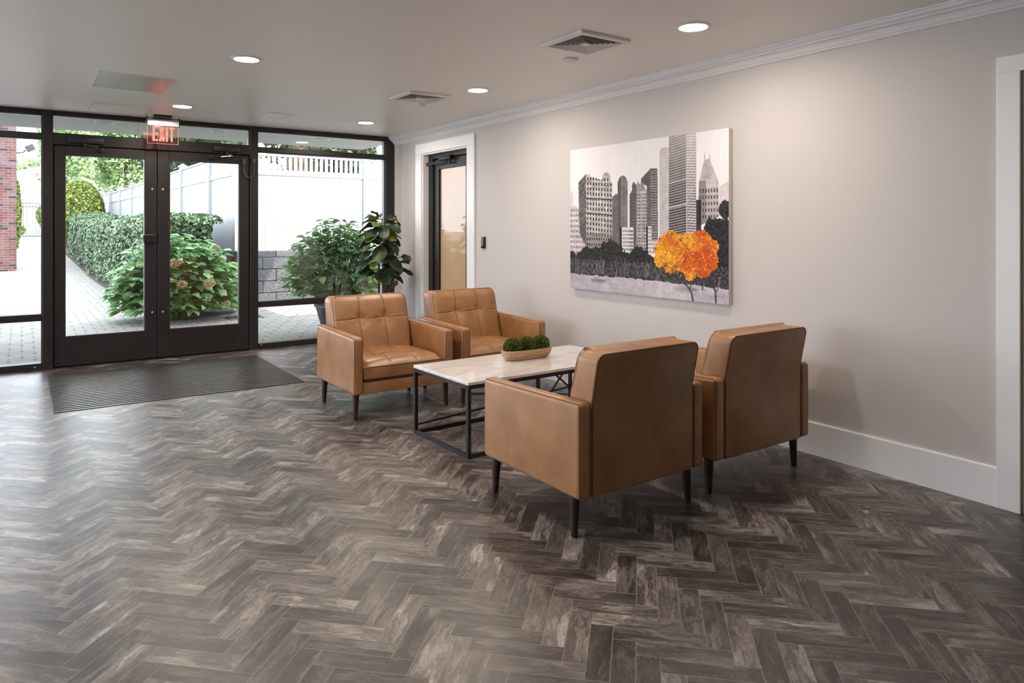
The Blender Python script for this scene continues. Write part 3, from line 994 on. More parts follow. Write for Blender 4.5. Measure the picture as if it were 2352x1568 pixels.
# ------------------------------------------------------------------ entrance mat
root = thing('entrance_mat', 'recessed ribbed entrance mat in front of the double doors', 'mat', (1.10, 6.79, 0))
mx0, mx1, my0, my1 = 0.185, 2.005, 6.02, 7.565
m = MB()
for a, b in (((mx0, my0), (mx1, my0 + 0.010)), ((mx0, my1 - 0.010), (mx1, my1)), ((mx0, my0 + 0.010), (mx0 + 0.010, my1 - 0.010)), ((mx1 - 0.010, my0 + 0.010), (mx1, my1 - 0.010))):
    m.box((a[0], a[1], 0.0002), (b[0], b[1], 0.004))
in_parent(m.build('frame', M['blackmetal']), root)
m = MB(); m.box((mx0 + 0.01, my0 + 0.01, 0.0002), (mx1 - 0.01, my1 - 0.01, 0.0012))
in_parent(m.build('tray', M['gasket']), root)
m = MB(); nr = 25
pitch = (my1 - my0 - 0.02) / nr
for i in range(nr):
    y = my0 + 0.010 + pitch * i
    m.box((mx0 + 0.012, y + pitch * 0.08, 0.0012), (mx1 - 0.012, y + pitch * 0.28, 0.0056), 0)
    m.box((mx0 + 0.012, y + pitch * 0.40, 0.0012), (mx1 - 0.012, y + pitch * 0.90, 0.0046), 1)
in_parent(m.build('tread_grille', [plain('aluminium_tread', (0.40, 0.35, 0.30), 0.33, metal=1.0), plain('tread_carpet', (0.022, 0.019, 0.018), 0.9)]), root)

# ------------------------------------------------------------------ armchairs
def make_chair(label):
    root = thing('armchair', label, 'armchair', group='tan leather armchairs round the coffee table')
    LE = [M['leather'], M['seam']]
    W2, D2 = 0.3925, 0.3725
    z0, zf, zb = 0.178, 0.572, 0.588
    aw = 0.073
    for sx in (-1, 1):
        bm = bmesh.new()
        bmesh.ops.create_cube(bm, size=1)
        for v in bm.verts:
            x = sx * (W2 - aw / 2) + v.co.x * aw
            y = v.co.y * 2 * D2
            z = z0 if v.co.z < 0 else (zf if v.co.y < 0 else zb)
            v.co = Vector((x, y, z))
        bmesh.ops.bevel(bm, geom=bm.edges[:], offset=0.022, segments=5, profile=0.5, affect='EDGES')
        m = MB(); m.addbm(bm)
        # welt seams on outer and inner side faces, round the whole side
        for q in (sx * (W2 - 0.0075), sx * (W2 - aw + 0.0075)):
            e = 0.0052
            yy, zt0, zt1 = D2 - e, zf - e, zb - e
            m.tube([(q, -yy, z0 + 0.01), (q, -yy, zt0 - 0.012), (q, -yy + 0.012, zt0 + 0.0008), (q, yy - 0.012, zt1 - 0.0002), (q, yy, zt1 - 0.012), (q, yy, z0 + 0.01)], 0.0024, 5, 1)
        m.build('arm', LE, root, smooth=True)
    xi = W2 - aw
    # base rail under the cushion
    m = MB(); m.rbox((-xi + 0.001, -D2 + 0.012, z0), (xi - 0.001, D2 - 0.10, 0.258), 0.008)
    m.build('seat_rail', LE, root, smooth=True)
    # seat cushion: boxed sides plus crowned, tufted top
    m = MB()
    cy0, cy1 = -D2 + 0.006, 0.19
    m.rbox((-xi + 0.003, cy0, 0.276), (xi - 0.003, cy1, 0.366), 0.012, 3)
    m.rbox((-xi + 0.012, cy0 + 0.02, 0.250), (xi - 0.012, cy1, 0.280), 0.006, 1, 1)
    def gs(x, w): return math.exp(-(x / w) ** 2)
    def top(u, v):
        x = (-xi + 0.006) + u * 2 * (xi - 0.006)
        y = cy0 + 0.004 + v * (cy1 - cy0 - 0.004)
        ex = min(1, (1 - abs(2 * u - 1)) / 0.16); ey = min(1, v / 0.20)
        dome = (1 - (1 - ex) ** 2.4) * (1 - (1 - ey) ** 2.4)
        h = 0.034 + 0.016 * (1 - (2 * u - 1) ** 2)
        us = (1 / 3, 2 / 3)
        g = sum(0.0055 * gs(u - s, 0.012) for s in us) + 0.0040 * gs(v - 0.52, 0.014)
        t = sum(0.024 * math.exp(-((u - s) / 0.10) ** 2 - ((v - 0.52) / 0.13) ** 2) for s in us)
        # creases running off each tuft
        cr = sum(0.003 * math.exp(-((u - s) ** 2 + (v - 0.52) ** 2) / 0.02) * math.cos(7 * math.atan2(v - 0.52, u - s)) for s in us)
        return (x, y, 0.362 + dome * (h - g - t + cr))
    vs, fs = grid_surface(top, 72, 60)
    m.add(vs, fs)
    def seam_line(fn, pts, r=0.0020):
        out = []
        for u, v in pts:
            p = fn(u, v)
            out.append(p)
        m.tube(out, r, 5, 1)
    for s in (1 / 3, 2 / 3):
        for o in (-0.006, 0.006):
            seam_line(top, [(s + o, 0.04 + 0.96 * i / 40) for i in range(41)], 0.0013)
    seam_line(top, [(0.02 + 0.96 * i / 40, 0.52) for i in range(41)], 0.0013)
    m.tube([(-xi + 0.010, cy0 - 0.001, 0.364), (xi - 0.010, cy0 - 0.001, 0.364)], 0.0032, 5, 1)
    m.tube([(-xi + 0.010, cy0 - 0.001, 0.284), (xi - 0.010, cy0 - 0.001, 0.284)], 0.0032, 5, 1)
    m.build('seat_cushion', LE, root, smooth=True)
    # back: leaning wedge with rounded upper corners
    zt = 0.795
    def yrear(z): return D2 - 0.001 if z < zb else D2 - 0.001 + (z - zb) * 0.20
    def yfront(z): return 0.165 + (z - 0.36) * 0.285
    bm = bmesh.new()
    rows = [z0, zb, zt]
    vv = []
    for z in rows:
        vv.append([bm.verts.new((x, y, z)) for x, y in ((-xi + .001, yfront(max(z, .36)) if z > z0 else 0.165), (xi - .001, yfront(max(z, .36)) if z > z0 else 0.165), (xi - .001, yrear(z)), (-xi + .001, yrear(z)))])
    # top edge slightly lower at the rear
    for a, b in ((0, 1), (1, 2)):
        for i in range(4):
            bm.faces.new((vv[a][i], vv[a][(i + 1) % 4], vv[b][(i + 1) % 4], vv[b][i]))
    bm.faces.new(vv[0][::-1]); bm.faces.new(vv[2])
    bm.edges.ensure_lookup_table()
    es = [e for e in bm.edges if abs(e.verts[0].co.z - zt) < 1e-4 and abs(e.verts[1].co.z - zt) < 1e-4 and abs(e.verts[0].co.x - e.verts[1].co.x) < 1e-4]
    bmesh.ops.bevel(bm, geom=es, offset=0.045, segments=5, profile=0.5, affect='EDGES')
    es = [e for e in bm.edges if len(e.link_faces) == 2 and e.calc_face_angle(0) > 0.7]
    bmesh.ops.bevel(bm, geom=es, offset=0.012, segments=3, profile=0.5, affect='EDGES')
    m = MB(); m.addbm(bm)
    # rear welt following the rear outline
    hw = xi - 0.006
    pts = [(-hw, yrear(z0) - 0.003, z0 + 0.01), (-hw, yrear(zb) - 0.003, zb)]
    for i in range(9):
        a = PI / 2 * i / 8
        z = zt - 0.040 - 0.004 + 0.040 * math.sin(a)
        pts.append((-hw + 0.040 - 0.040 * math.cos(a), yrear(z) - 0.003, z))
    pts += [(-x, y, z) for x, y, z in reversed(pts)]
    m.tube(pts, 0.0034, 6, 1)
    m.build('backrest', LE, root, smooth=True)
    # front tufted pad
    m = MB()
    zb0 = 0.375
    hwid = xi - 0.004
    rc = 0.055
    def pad(u, v):
        z = zb0 + v * (zt + 0.012 - zb0)
        top_d = (zt + 0.012) - z
        k = hwid
        if top_d < rc: k = hwid - rc + math.sqrt(max(0, rc * rc - (rc - top_d) ** 2))
        x = (2 * u - 1) * k
        e = min(1, (1 - abs(2 * u - 1)) / 0.13, (1 - v) / 0.13)
        e = max(0, e)
        dome = 1 - (1 - e) ** 2.2
        us = (1 / 3, 2 / 3); vt = 0.60
        g = sum(0.0045 * gs(u - s, 0.011) for s in us) + 0.004 * gs(v - vt, 0.010)
        t = sum(0.022 * math.exp(-((u - s) / 0.085) ** 2 - ((v - vt) / 0.11) ** 2) for s in us)
        cr = sum(0.003 * math.exp(-((u - s) ** 2 + (v - vt) ** 2) / 0.016) * math.cos(7 * math.atan2(v - vt, u - s)) for s in us)
        d = 0.004 + dome * (0.036 - g - t + cr)
        return (x, yfront(z) - d * 0.96, z - d * 0.27 if v < 0.97 else z)
    vs, fs = grid_surface(pad, 72, 60)
    m.add(vs, fs)
    # closing skirt back to the frame
    ring_ = [pad(0, j / 30) for j in range(31)] + [pad(i / 30, 1) for i in range(1, 31)] + [pad(1, 1 - j / 30) for j in range(1, 31)]
    n = len(ring_)
    vs = ring_ + [(x * 0.985, yfront(z) + 0.060, z - 0.030 * (z - 0.375) / 0.43) for x, y, z in ring_]
    m.add(vs, [(i, i + 1, n + i + 1, n + i) for i in range(n - 1)])
    for s in (1 / 3, 2 / 3):
        for o in (-0.006, 0.006):
            seam_line(pad, [(s + o, 0.02 + 0.95 * i / 40) for i in range(41)], 0.0013)
    seam_line(pad, [(0.02 + 0.96 * i / 40, 0.60) for i in range(41)], 0.0013)
    rim = [pad(0.012, j / 20) for j in range(20)] + [pad(0.012 + 0.976 * i / 30, 0.985) for i in range(31)] + [pad(0.988, 1 - j / 20) for j in range(1, 21)]
    m.tube(rim, 0.0022, 5, 1)
    m.build('back_cushion', LE, root, smooth=True)
    # legs
    for sx, y, ty in ((-1, -D2 + 0.062, -1), (1, -D2 + 0.062, -1), (-1, D2 - 0.075, 1), (1, D2 - 0.075, 1)):
        m = MB()
        x = sx * 0.352
        m.lathe([(0.0155, 0.004), (0.0235, z0 + 0.002)], 16)
        m.lathe([(0.012, 0.0), (0.012, 0.005)], 12)
        vs2 = []
        for (a, b, c) in m.v:
            k = 1 - c / z0
            vs2.append((x + a + sx * 0.006 * k, y + b + ty * 0.004 * k, c))
        m.v = vs2
        m.build('leg', M['legwood'], root, smooth=True)
    return root
chA = make_chair('tan leather armchair nearest the entrance mat, facing the camera')
chA.location = (2.25, 4.94, 0)
copy_tree(chA, (3.105, 4.93, 0), 0, 'tan leather armchair against the right wall below the side door, facing the camera')
copy_tree(chA, (2.307, 2.642, 0), PI, 'tan leather armchair nearest the camera, seen from behind')
copy_tree(chA, (3.178, 2.642, 0), PI, 'tan leather armchair seen from behind beside the tall baseboard')

# ------------------------------------------------------------------ coffee table
TB = thing('coffee_table', 'low rectangular coffee table with cream marble top and black frame', 'table', (2.10, 3.47, 0), math.radians(1.4))
tl, tw, th = 1.34, 0.655, 0.440
m = MB(); m.rbox((0, 0, th - 0.018), (tl, tw, th), 0.002)
m.build('table_top', M['marble'], TB)
b = 0.022
m = MB(); z = th - 0.018 - b / 2 - 0.0005
for p, q in (((0.002, b / 2, z), (tl - 0.002, b / 2, z)), ((0.002, tw - b / 2, z), (tl - 0.002, tw - b / 2, z)), ((b / 2, b, z), (b / 2, tw - b, z)), ((tl - b / 2, b, z), (tl - b / 2, tw - b, z))):
    m.bar(p, q, b)
m.build('top_frame', M['blackmetal'], TB)
m = MB(); z = b / 2
for p, q in (((b, b / 2, z), (tl - b, b / 2, z)), ((b, tw - b / 2, z), (tl - b, tw - b / 2, z)), ((b / 2, b, z), (b / 2, tw - b, z)), ((tl - b / 2, b, z), (tl - b / 2, tw - b, z))):
    m.bar(p, q, b)
m.build('bottom_frame', M['blackmetal'], TB)
for x in (b / 2, tl - b / 2):
    for y in (b / 2, tw - b / 2):
        m = MB(); m.bar((x, y, 0), (x, y, th - 0.018 - b), b)
        m.build('leg', M['blackmetal'], TB)
m = MB()
yb = tw - b / 2
m.bar((b, yb, 0.055), (tl - b, yb, 0.127), 0.012)
m.bar((b, b / 2, 0.372), (tl - b, yb, 0.071), 0.012)
m.bar((tl - b, yb, 0.127), (tl - 0.37, yb, 0.405), 0.012)
m.bar((tl - 0.205, yb + 0.0, 0.110), (tl - b, yb, 0.300), 0.012)
m.build('cross_brace', M['blackmetal'], TB)

# ------------------------------------------------------------------ wooden bowl and moss balls
BW = thing('wooden_bowl', 'long oval carved wooden bowl on the marble coffee table', 'bowl', (2.825, 3.895, th), math.radians(0))
def bowl():
    m = MB()
    n = 64
    def ringp(a, b, z, ex):
        pts = []
        for j in range(n):
            t = 2 * PI * j / n
            c, s = math.cos(t), math.sin(t)
            x = a * math.copysign(abs(c) ** ex, c); y = b * math.copysign(abs(s) ** ex, s)
            pts.append((x, y, z))
        return pts
    lv = [(0.150, 0.045, 0.0, .75), (0.165, 0.054, 0.004, .75), (0.182, 0.067, 0.020, .75), (0.193, 0.075, 0.040, .75), (0.197, 0.079, 0.060, .75), (0.197, 0.079, 0.068, .75),
          (0.193, 0.075, 0.0695, .75), (0.190, 0.072, 0.066, .75), (0.184, 0.066, 0.045, .75), (0.150, 0.045, 0.030, .75)]
    vs = []
    for l in lv: vs += ringp(*l)
    fs = []
    for i in range(len(lv) - 1):
        for j in range(n):
            fs.append((i * n + j, i * n + (j + 1) % n, (i + 1) * n + (j + 1) % n, (i + 1) * n + j))
    fs.append(tuple(range(n - 1, -1, -1))); fs.append(tuple((len(lv) - 1) * n + j for j in range(n)))
    m.add(vs, fs)
    return m
bowl().build('bowl_shell', M['bowlwood'], BW, smooth='all')

def leaf_cloud(name, P, Nrm, size, mat, parent=None, rnd=None, aspect=1.6, jitter=0.7, shape='quad', sizevar=0.35, loc=None):
    """P: (n,3) centres, Nrm: (n,3) facing; builds one mesh of small folded leaves"""
    n = len(P)
    R = RNG
    nn = Nrm + R.normal(0, jitter, (n, 3))
    nn /= np.linalg.norm(nn, axis=1)[:, None] + 1e-9
    ref = R.normal(0, 1, (n, 3))
    u = np.cross(nn, ref); u /= np.linalg.norm(u, axis=1)[:, None] + 1e-9
    v = np.cross(nn, u)
    s = size * (1 + R.uniform(-sizevar, sizevar, n))[:, None]
    a = s * aspect / 2
    b = s / 2
    if shape == 'quad':
        V = np.stack([P - u * a, P + v * b + nn * s * 0.10, P + u * a, P - v * b + nn * s * 0.10], 1)
        F = [(0, 1, 2), (0, 2, 3)]
        k = 4
    else:   # pointed, drooping leaf
        d = np.array([0, 0, -1.0])
        V = np.stack([P - u * a, P - u * a * .3 + v * b, P + u * a * .45 + v * b * .8 + d * s * .05, P + u * a * 1.1 + d * s * .22,
                      P + u * a * .45 - v * b * .8 + d * s * .05, P - u * a * .3 - v * b, P + nn * s * -.06], 1)
        F = [(0, 1, 6), (1, 2, 6), (2, 3, 6), (3, 4, 6), (4, 5, 6), (5, 0, 6)]
        k = 7
    V = V.reshape(-1, 3)
    f = np.array(F)
    faces = (np.arange(n)[:, None, None] * k + f[None]).reshape(-1, 3)
    me = bpy.data.meshes.new(name)
    me.vertices.add(len(V)); me.vertices.foreach_set('co', V.ravel())
    me.loops.add(faces.size); me.loops.foreach_set('vertex_index', faces.ravel().astype(np.int32))
    me.polygons.add(len(faces)); me.polygons.foreach_set('loop_start', np.arange(0, faces.size, 3, dtype=np.int32))
    me.polygons.foreach_set('loop_total', np.full(len(faces), 3, dtype=np.int32))
    if rnd is None: rnd = R.uniform(0, 1, n)
    at = me.attributes.new('rnd', 'FLOAT', 'FACE')
    at.data.foreach_set('value', np.repeat(rnd, len(F)).astype(np.float32))
    me.materials.append(mat)
    me.update(calc_edges=True)
    o = bpy.data.objects.new(name, me)
    COL.objects.link(o)
    if loc is not None: o.location = loc
    if parent: o.parent = parent
    return o

def sphere_pts(n, c, r, inner=0.85):
    d = RNG.normal(0, 1, (n, 3)); d /= np.linalg.norm(d, axis=1)[:, None]
    rad = RNG.uniform(inner, 1.0, n)[:, None]
    return np.array(c) + d * rad * np.array(r), d

for i, (x, lab) in enumerate(((-0.118, 'left moss ball in the wooden bowl'), (0.0, 'middle moss ball in the wooden bowl'), (0.116, 'right moss ball in the wooden bowl'))):
    c = (2.825 + x, 3.895, th + 0.085 + 0.004)
    root = thing('moss_ball', lab, 'moss ball', c, group='moss balls in the wooden bowl')
    bm = bmesh.new(); bmesh.ops.create_icosphere(bm, subdivisions=3, radius=0.052)
    m = MB(); m.addbm(bm); m.build('core', plain('moss_core%d' % i, (0.02, 0.035, 0.01), 0.9), root, smooth='all')
    P, D = sphere_pts(4200, (0, 0, 0), (0.066, 0.062, 0.060), 0.84)
    # strands point outward: use tangent normals so blades stand up
    T_ = np.cross(D, RNG.normal(0, 1, D.shape))
    leaf_cloud('moss_tuft', P, T_, 0.0062, M['moss'], root, aspect=1.5, jitter=0.35)

# ------------------------------------------------------------------ canvas painting
def vnoise(w, h, sx, sy, rng, oct=4):
    out = np.zeros((h, w)); amp = 1; tot = 0
    for o in range(oct):
        gx, gy = max(2, int(sx * 2 ** o)), max(2, int(sy * 2 ** o))
        g = rng.random((gy + 2, gx + 2))
        X = np.linspace(0, gx, w, endpoint=False); Y = np.linspace(0, gy, h, endpoint=False)
        xi_, yi_ = X.astype(int), Y.astype(int)
        fx, fy = X - xi_, Y - yi_
        fx = fx * fx * (3 - 2 * fx); fy = fy * fy * (3 - 2 * fy)
        a = g[np.ix_(yi_, xi_)]; b_ = g[np.ix_(yi_, xi_ + 1)]; c = g[np.ix_(yi_ + 1, xi_)]; d = g[np.ix_(yi_ + 1, xi_ + 1)]
        out += amp * ((a * (1 - fx) + b_ * fx) * (1 - fy)[:, None] + (c * (1 - fx) + d * fx) * fy[:, None])
        tot += amp; amp *= 0.55
    return out / tot

def paint(w, h):
    rng = np.random.default_rng(11)
    U, V = np.meshgrid((np.arange(w) + .5) / w, (np.arange(h) + .5) / h)
    n1 = vnoise(w, h, 6, 5, rng); n2 = vnoise(w, h, 40, 30, rng); n3 = vnoise(w, h, 120, 8, rng, 3); n4 = vnoise(w, h, 130, 100, rng, 2)
    img = np.zeros((h, w, 3))
    img[:] = (0.93, 0.915, 0.925)
    img *= (1 - 0.02 * (n3 - .5) * 2 - 0.03 * (n1 - .5))[..., None]
    def put(mask, col, a=1.0):
        col = np.array(col)
        al = (mask * a)[..., None] if not np.isscalar(a) or mask.dtype != bool else mask[..., None] * a
        img[:] = img * (1 - al) + col * al
    def poly(pts):
        ins = np.zeros((h, w), bool)
        n = len(pts)
        for i in range(n):
            x0, y0 = pts[i]; x1, y1 = pts[(i + 1) % n]
            c = ((y0 > V) != (y1 > V))
            with np.errstate(divide='ignore', invalid='ignore'):
                xx = (x1 - x0) * (V - y0) / (y1 - y0 + 1e-12) + x0
            ins ^= c & (U < xx)
        return ins
    def shade(mask, g, tex=0.25, fade=None):
        val = g * (1 + tex * (n2 - .5) * 2 + tex * .6 * (n4 - .5) * 2)
        if fade is not None: val = val + (0.82 - val) * fade
        val = np.clip(val * 1.12 + .05, 0, 1)
        c = np.stack([val * 1.0, val * .965, val * .975], -1)
        img[mask] = c[mask]
    def windows(mask, u0, u1, nx, v0, v1, ny, g=0.2, wx=0.5, wy=0.55, skew=0.0, a=0.85):
        uu = (U - u0) / (u1 - u0) * nx
        vv = (V + skew * (U - u0) - v0) / (v1 - v0) * ny
        k = mask & (uu % 1 > (1 - wx) / 2) & (uu % 1 < (1 + wx) / 2) & (vv % 1 > (1 - wy) / 2) & (vv % 1 < (1 + wy) / 2) & (uu > 0) & (uu < nx) & (vv > 0) & (vv < ny)
        al = a * (0.55 + 0.9 * n4)
        al = np.clip(al, 0, 1)[..., None] * k[..., None]
        img[:] = img * (1 - al) + np.array((g, g * .95, g * .96)) * al
    # pale tower, far tower
    k = poly([(0.625, 0.085), (0.640, 0.065), (0.682, 0.068), (0.682, 0.64), (0.625, 0.64)]); shade(k, 0.60, .12, 0.35 * (1 - V))
    k = poly([(0.0, .30), (.024, .30), (.024, .45), (0, .45)]); shade(k, 0.72, .1)
    # far left pale building
    k = poly([(0, .40), (.03, .40), (.075, .43), (.075, .50), (.125, .56), (.125, .76), (0, .76)]); shade(k, 0.68, .18)
    windows(k, 0, .125, 9, .42, .76, 9, .33, .45, .5)
    # big block
    k = poly([(.066, .24), (.123, .185), (.128, .70), (.073, .60)]); shade(k, 0.34, .35)
    windows(k, .066, .128, 6, .2, .7, 14, .17, .5, .5, 0.9, .6)
    k = poly([(.123, .185), (.155, .19), (.155, .205), (.247, .235), (.247, .205), (.262, .185), (.29, .188), (.305, .215), (.305, .255), (.317, .26), (.320, .73), (.128, .73)])
    shade(k, 0.62, .25)
    windows(k, .128, .318, 9, .20, .62, 12, .15, .42, .6, -0.12, .95)
    for vv in (.355, .46):
        put(k & (np.abs(V - vv - .1 * (U - .12)) < .004), (.16, .15, .15), .8)
        put(k & (np.abs(V - vv + .008 - .1 * (U - .12)) < .004), (.74, .72, .73), .8)
    put(k & (V > .60), (.45, .43, .43), .5); windows(k & (V > .61), .128, .32, 11, .625, .74, 3, .13, .45, .5)
    # slab and slender round-topped tower
    k = poly([(.317, .355), (.345, .337), (.377, .345), (.377, .70), (.317, .70)]); shade(k, .36, .2); put(k & ((U * 140) % 1 < .3), (.24, .23, .23), .5)
    k = (U > .356) & (U < .423) & (V < .60) & (V > .27) | ((((U - .389) / .034) ** 2 + ((V - .28) / .062) ** 2) < 1)
    shade(k, .44, .2); put(k & (U < .375), (.28, .27, .27), .6); put(k & ((U * 120) % 1 < .35), (.25, .24, .24), .65); put(k & ((V * 70) % 1 < .25), (.6, .58, .58), .25)
    # stepped crown tower
    k = poly([(.436, .345), (.452, .322), (.452, .285), (.462, .262), (.478, .285), (.49, .262), (.505, .285), (.515, .25), (.53, .262), (.53, .30), (.547, .33), (.547, .73), (.436, .73)])
    shade(k, .60, .22); put(k & (U < .483), (.30, .29, .29), .75)
    windows(k & (V > .33), .485, .547, 6, .34, .73, 18, .12, .45, .6); windows(k & (V > .33), .436, .483, 5, .34, .73, 20, .14, .4, .5)
    put(k & (V < .33) & ((U * 90) % 1 < .4), (.33, .32, .32), .6)
    # slanted tower
    k = poly([(.51, .248), (.572, .187), (.572, .66), (.546, .66), (.546, .30), (.51, .27)]); shade(k, .36, .25); put(k & (((V + .9 * U) * 60) % 1 < .35), (.22, .21, .21), .6)
    k = poly([(.572, .187), (.613, .193), (.617, .68), (.572, .68)]); shade(k, .50, .15)
    put(k & ((V * 62) % 1 < .5), (.20, .19, .19), .75); put(k & (((U - .572) / .045 * 7) % 1 < .25), (.62, .6, .6), .5)
    # small white blocks
    k = poly([(.544, .555), (.577, .555), (.577, .64), (.616, .64), (.616, .73), (.544, .73)]); shade(k, .74, .1)
    windows(k, .544, .616, 9, .56, .73, 7, .12, .5, .55); put(k & (U < .553), (.14, .14, .14), .8)
    k = poly([(.367, .563), (.46, .563), (.46, .72), (.367, .72)]); shade(k, .74, .1); put(k & (U < .384), (.12, .12, .12), .9); windows(k, .388, .458, 10, .575, .72, 6, .1, .62, .6)
    # great striped tower
    k = poly([(.681, .0), (.781, .0), (.781, .62), (.681, .62)]); shade(k, .50, .15, np.clip(.35 - V, 0, 1) * 1.2)
    fade = np.clip(.25 + V * 1.6, 0, 1)
    al = (k & (((V + .22 * (U - .78)) * 62) % 1 < .55))[..., None] * (.85 * fade)[..., None]; img[:] = img * (1 - al) + np.array((.17, .16, .165)) * al
    k = poly([(.781, .0), (.834, .0), (.834, .62), (.781, .62)]); shade(k, .66, .12, np.clip(.4 - V, 0, 1))
    al = (k & (((V - .10 * (U - .78)) * 62) % 1 < .42))[..., None] * (.7 * fade)[..., None]; img[:] = img * (1 - al) + np.array((.24, .23, .235)) * al
    for vv in (.27, .42): put((U > .681) & (U < .781) & (np.abs(V - vv + .22 * (U - .78)) < .005), (.78, .76, .77), .9)
    put((np.abs(U - .781) < .0022) & (V < .6), (.85, .83, .84), .6)
    # pointed roof
    k = poly([(.848, .30), (.876, .17), (.877, .125), (.881, .125), (.882, .165), (.901, .165), (.902, .14), (.906, .14), (.908, .175), (.95, .30), (.955, .50), (.84, .56)])
    shade(k, .62, .14); put(k & (U < .885) & (V > .29), (.44, .42, .42), .65); windows(k & (V > .33), .85, .95, 7, .33, .52, 5, .26, .4, .55)
    k = poly([(.955, .33), (1, .30), (1, .5), (.955, .5)]); shade(k, .70, .1)
    put((U > .834) & (U < .86) & (V > .40) & (V < .60), (.13, .13, .135), .85)
    # dark wood line
    def blob(cx, cy, rx, ry, g=.075, rough=.45):
        r = ((U - cx) / rx) ** 2 + ((V - cy) / ry) ** 2
        k = r < 1 + rough * (n2 - .5) * 3 + .25 * (n4 - .5) * 2
        val = (g + .07) * (1 + 1.6 * (n4 - .40)) + .10 * np.clip(n2 - .5, 0, 1)
        c = np.stack([val, val * .98, val * 1.02], -1)
        img[k] = c[k]
    for t in ((.01, .79, .03, .07), (.06, .80, .04, .06), (.13, .76, .05, .07), (.20, .77, .05, .07), (.30, .735, .085, .085), (.36, .78, .06, .06), (.42, .78, .05, .06), (.50, .755, .065, .07), (.56, .79, .06, .06),
              (.62, .80, .05, .05), (.93, .60, .07, .10), (.90, .68, .06, .09), (.985, .46, .035, .05), (.955, .56, .05, .05), (.985, .62, .035, .12), (.97, .75, .05, .12), (.88, .82, .12, .05)):
        blob(*t)
    k = (V > .79 + .02 * (n2 - .5)) & (V < .93)
    val = .22 + .40 * (n4 - .4); c = np.stack([val, val * .97, val * .99], -1); img[k] = c[k]
    # pale trunks among them
    for i in range(46):
        x = rng.uniform(.01, .66); y0 = rng.uniform(.76, .82); y1 = .885
        lean = rng.uniform(-.02, .02)
        xx = x + lean * (V - y1) / .1 + .004 * np.sin(V * 90 + i)
        put((np.abs(U - xx) < rng.uniform(.0007, .0016)) & (V > y0) & (V < y1), (.62, .6, .6), .55)
    # snowy foreground
    edge = .895 + .012 * (n2 - .5) * 2 + .035 * np.clip(U - .5, 0, 1)
    k = V > edge
    val = .74 + .22 * (n1 - .5) + .16 * (n2 - .5) + .10 * (n4 - .5)
    sh = np.clip((vnoise(w, h, 5, 14, rng) - .55) * 4, 0, 1) * np.clip(1 - np.abs(V - .93) / .05, 0, 1)
    val = val * (1 - .45 * sh)
    c = np.stack([val, val * .965, val * 1.0], -1); img[k] = c[k]
    # orange tree
    tw_ = [(.817, .999, .006), (.808, .955, .005), (.792, .923, .0045), (.76, .895, .0035), (.735, .87, .003), (.706, .82, .0025)]
    def branch(pts, col):
        for (x0, y0, r0), (x1, y1, r1) in zip(pts[:-1], pts[1:]):
            dx, dy = x1 - x0, y1 - y0
            t = np.clip(((U - x0) * dx + (V - y0) * dy) / (dx * dx + dy * dy), 0, 1)
            d = np.hypot((U - x0 - t * dx), (V - y0 - t * dy) * .71)
            put(d < r0 + (r1 - r0) * t, col, .95)
    branch(tw_, (.33, .30, .30)); branch([(.80, .94, .0035), (.81, .88, .003), (.80, .84, .002)], (.36, .33, .33))
    branch([(.937, .995, .005), (.935, .93, .0045), (.91, .89, .003), (.89, .87, .002)], (.25, .23, .24)); branch([(.937, .95, .004), (.95, .90, .003), (.957, .85, .002)], (.50, .47, .47))
    branch([(.868, .925, .004), (.867, .90, .002)], (.2, .19, .19))
    og = np.zeros((h, w), bool)
    for cx, cy, r in ((.694, .635, .045), (.781, .645, .04), (.649, .71, .055), (.724, .725, .065), (.857, .635, .05), (.898, .68, .05), (.905, .755, .048), (.837, .745, .06), (.767, .78, .055), (.627, .765, .038),
                      (.871, .82, .035), (.802, .845, .032), (.687, .80, .035), (.74, .66, .05), (.81, .69, .05), (.66, .66, .04)):
        og |= (((U - cx) / r) ** 2 + ((V - cy) / (r * 1.25)) ** 2) < 1 + .9 * (n2 - .5) + .5 * (n4 - .5)
    n5 = vnoise(w, h, 9, 8, rng, 3)
    t = np.clip((n5 - .35) * 2.6 + .5 * (n4 - .5) - .35 * (V - .72) * 2, 0, 1)[..., None]
    oc = np.array((.84, .36, .13)) * (1 - t) + np.array((.96, .66, .16)) * t
    oc = oc * (.90 + .45 * (n4 - .4))[..., None]
    # painting colours are given as display values; convert to linear
    img = np.clip(img, 0, 1)
    img[og] = np.clip(oc, 0, 1)[og]
    hole = og & (n2 > .70) & (n4 > .5)
    img[hole] = (.35, .33, .32)
    br = ((n4 > .78) & og)
    img[br] = (.98, .74, .28)
    lin = np.where(img <= .04045, img / 12.92, ((img + .055) / 1.055) ** 2.4)
    return lin

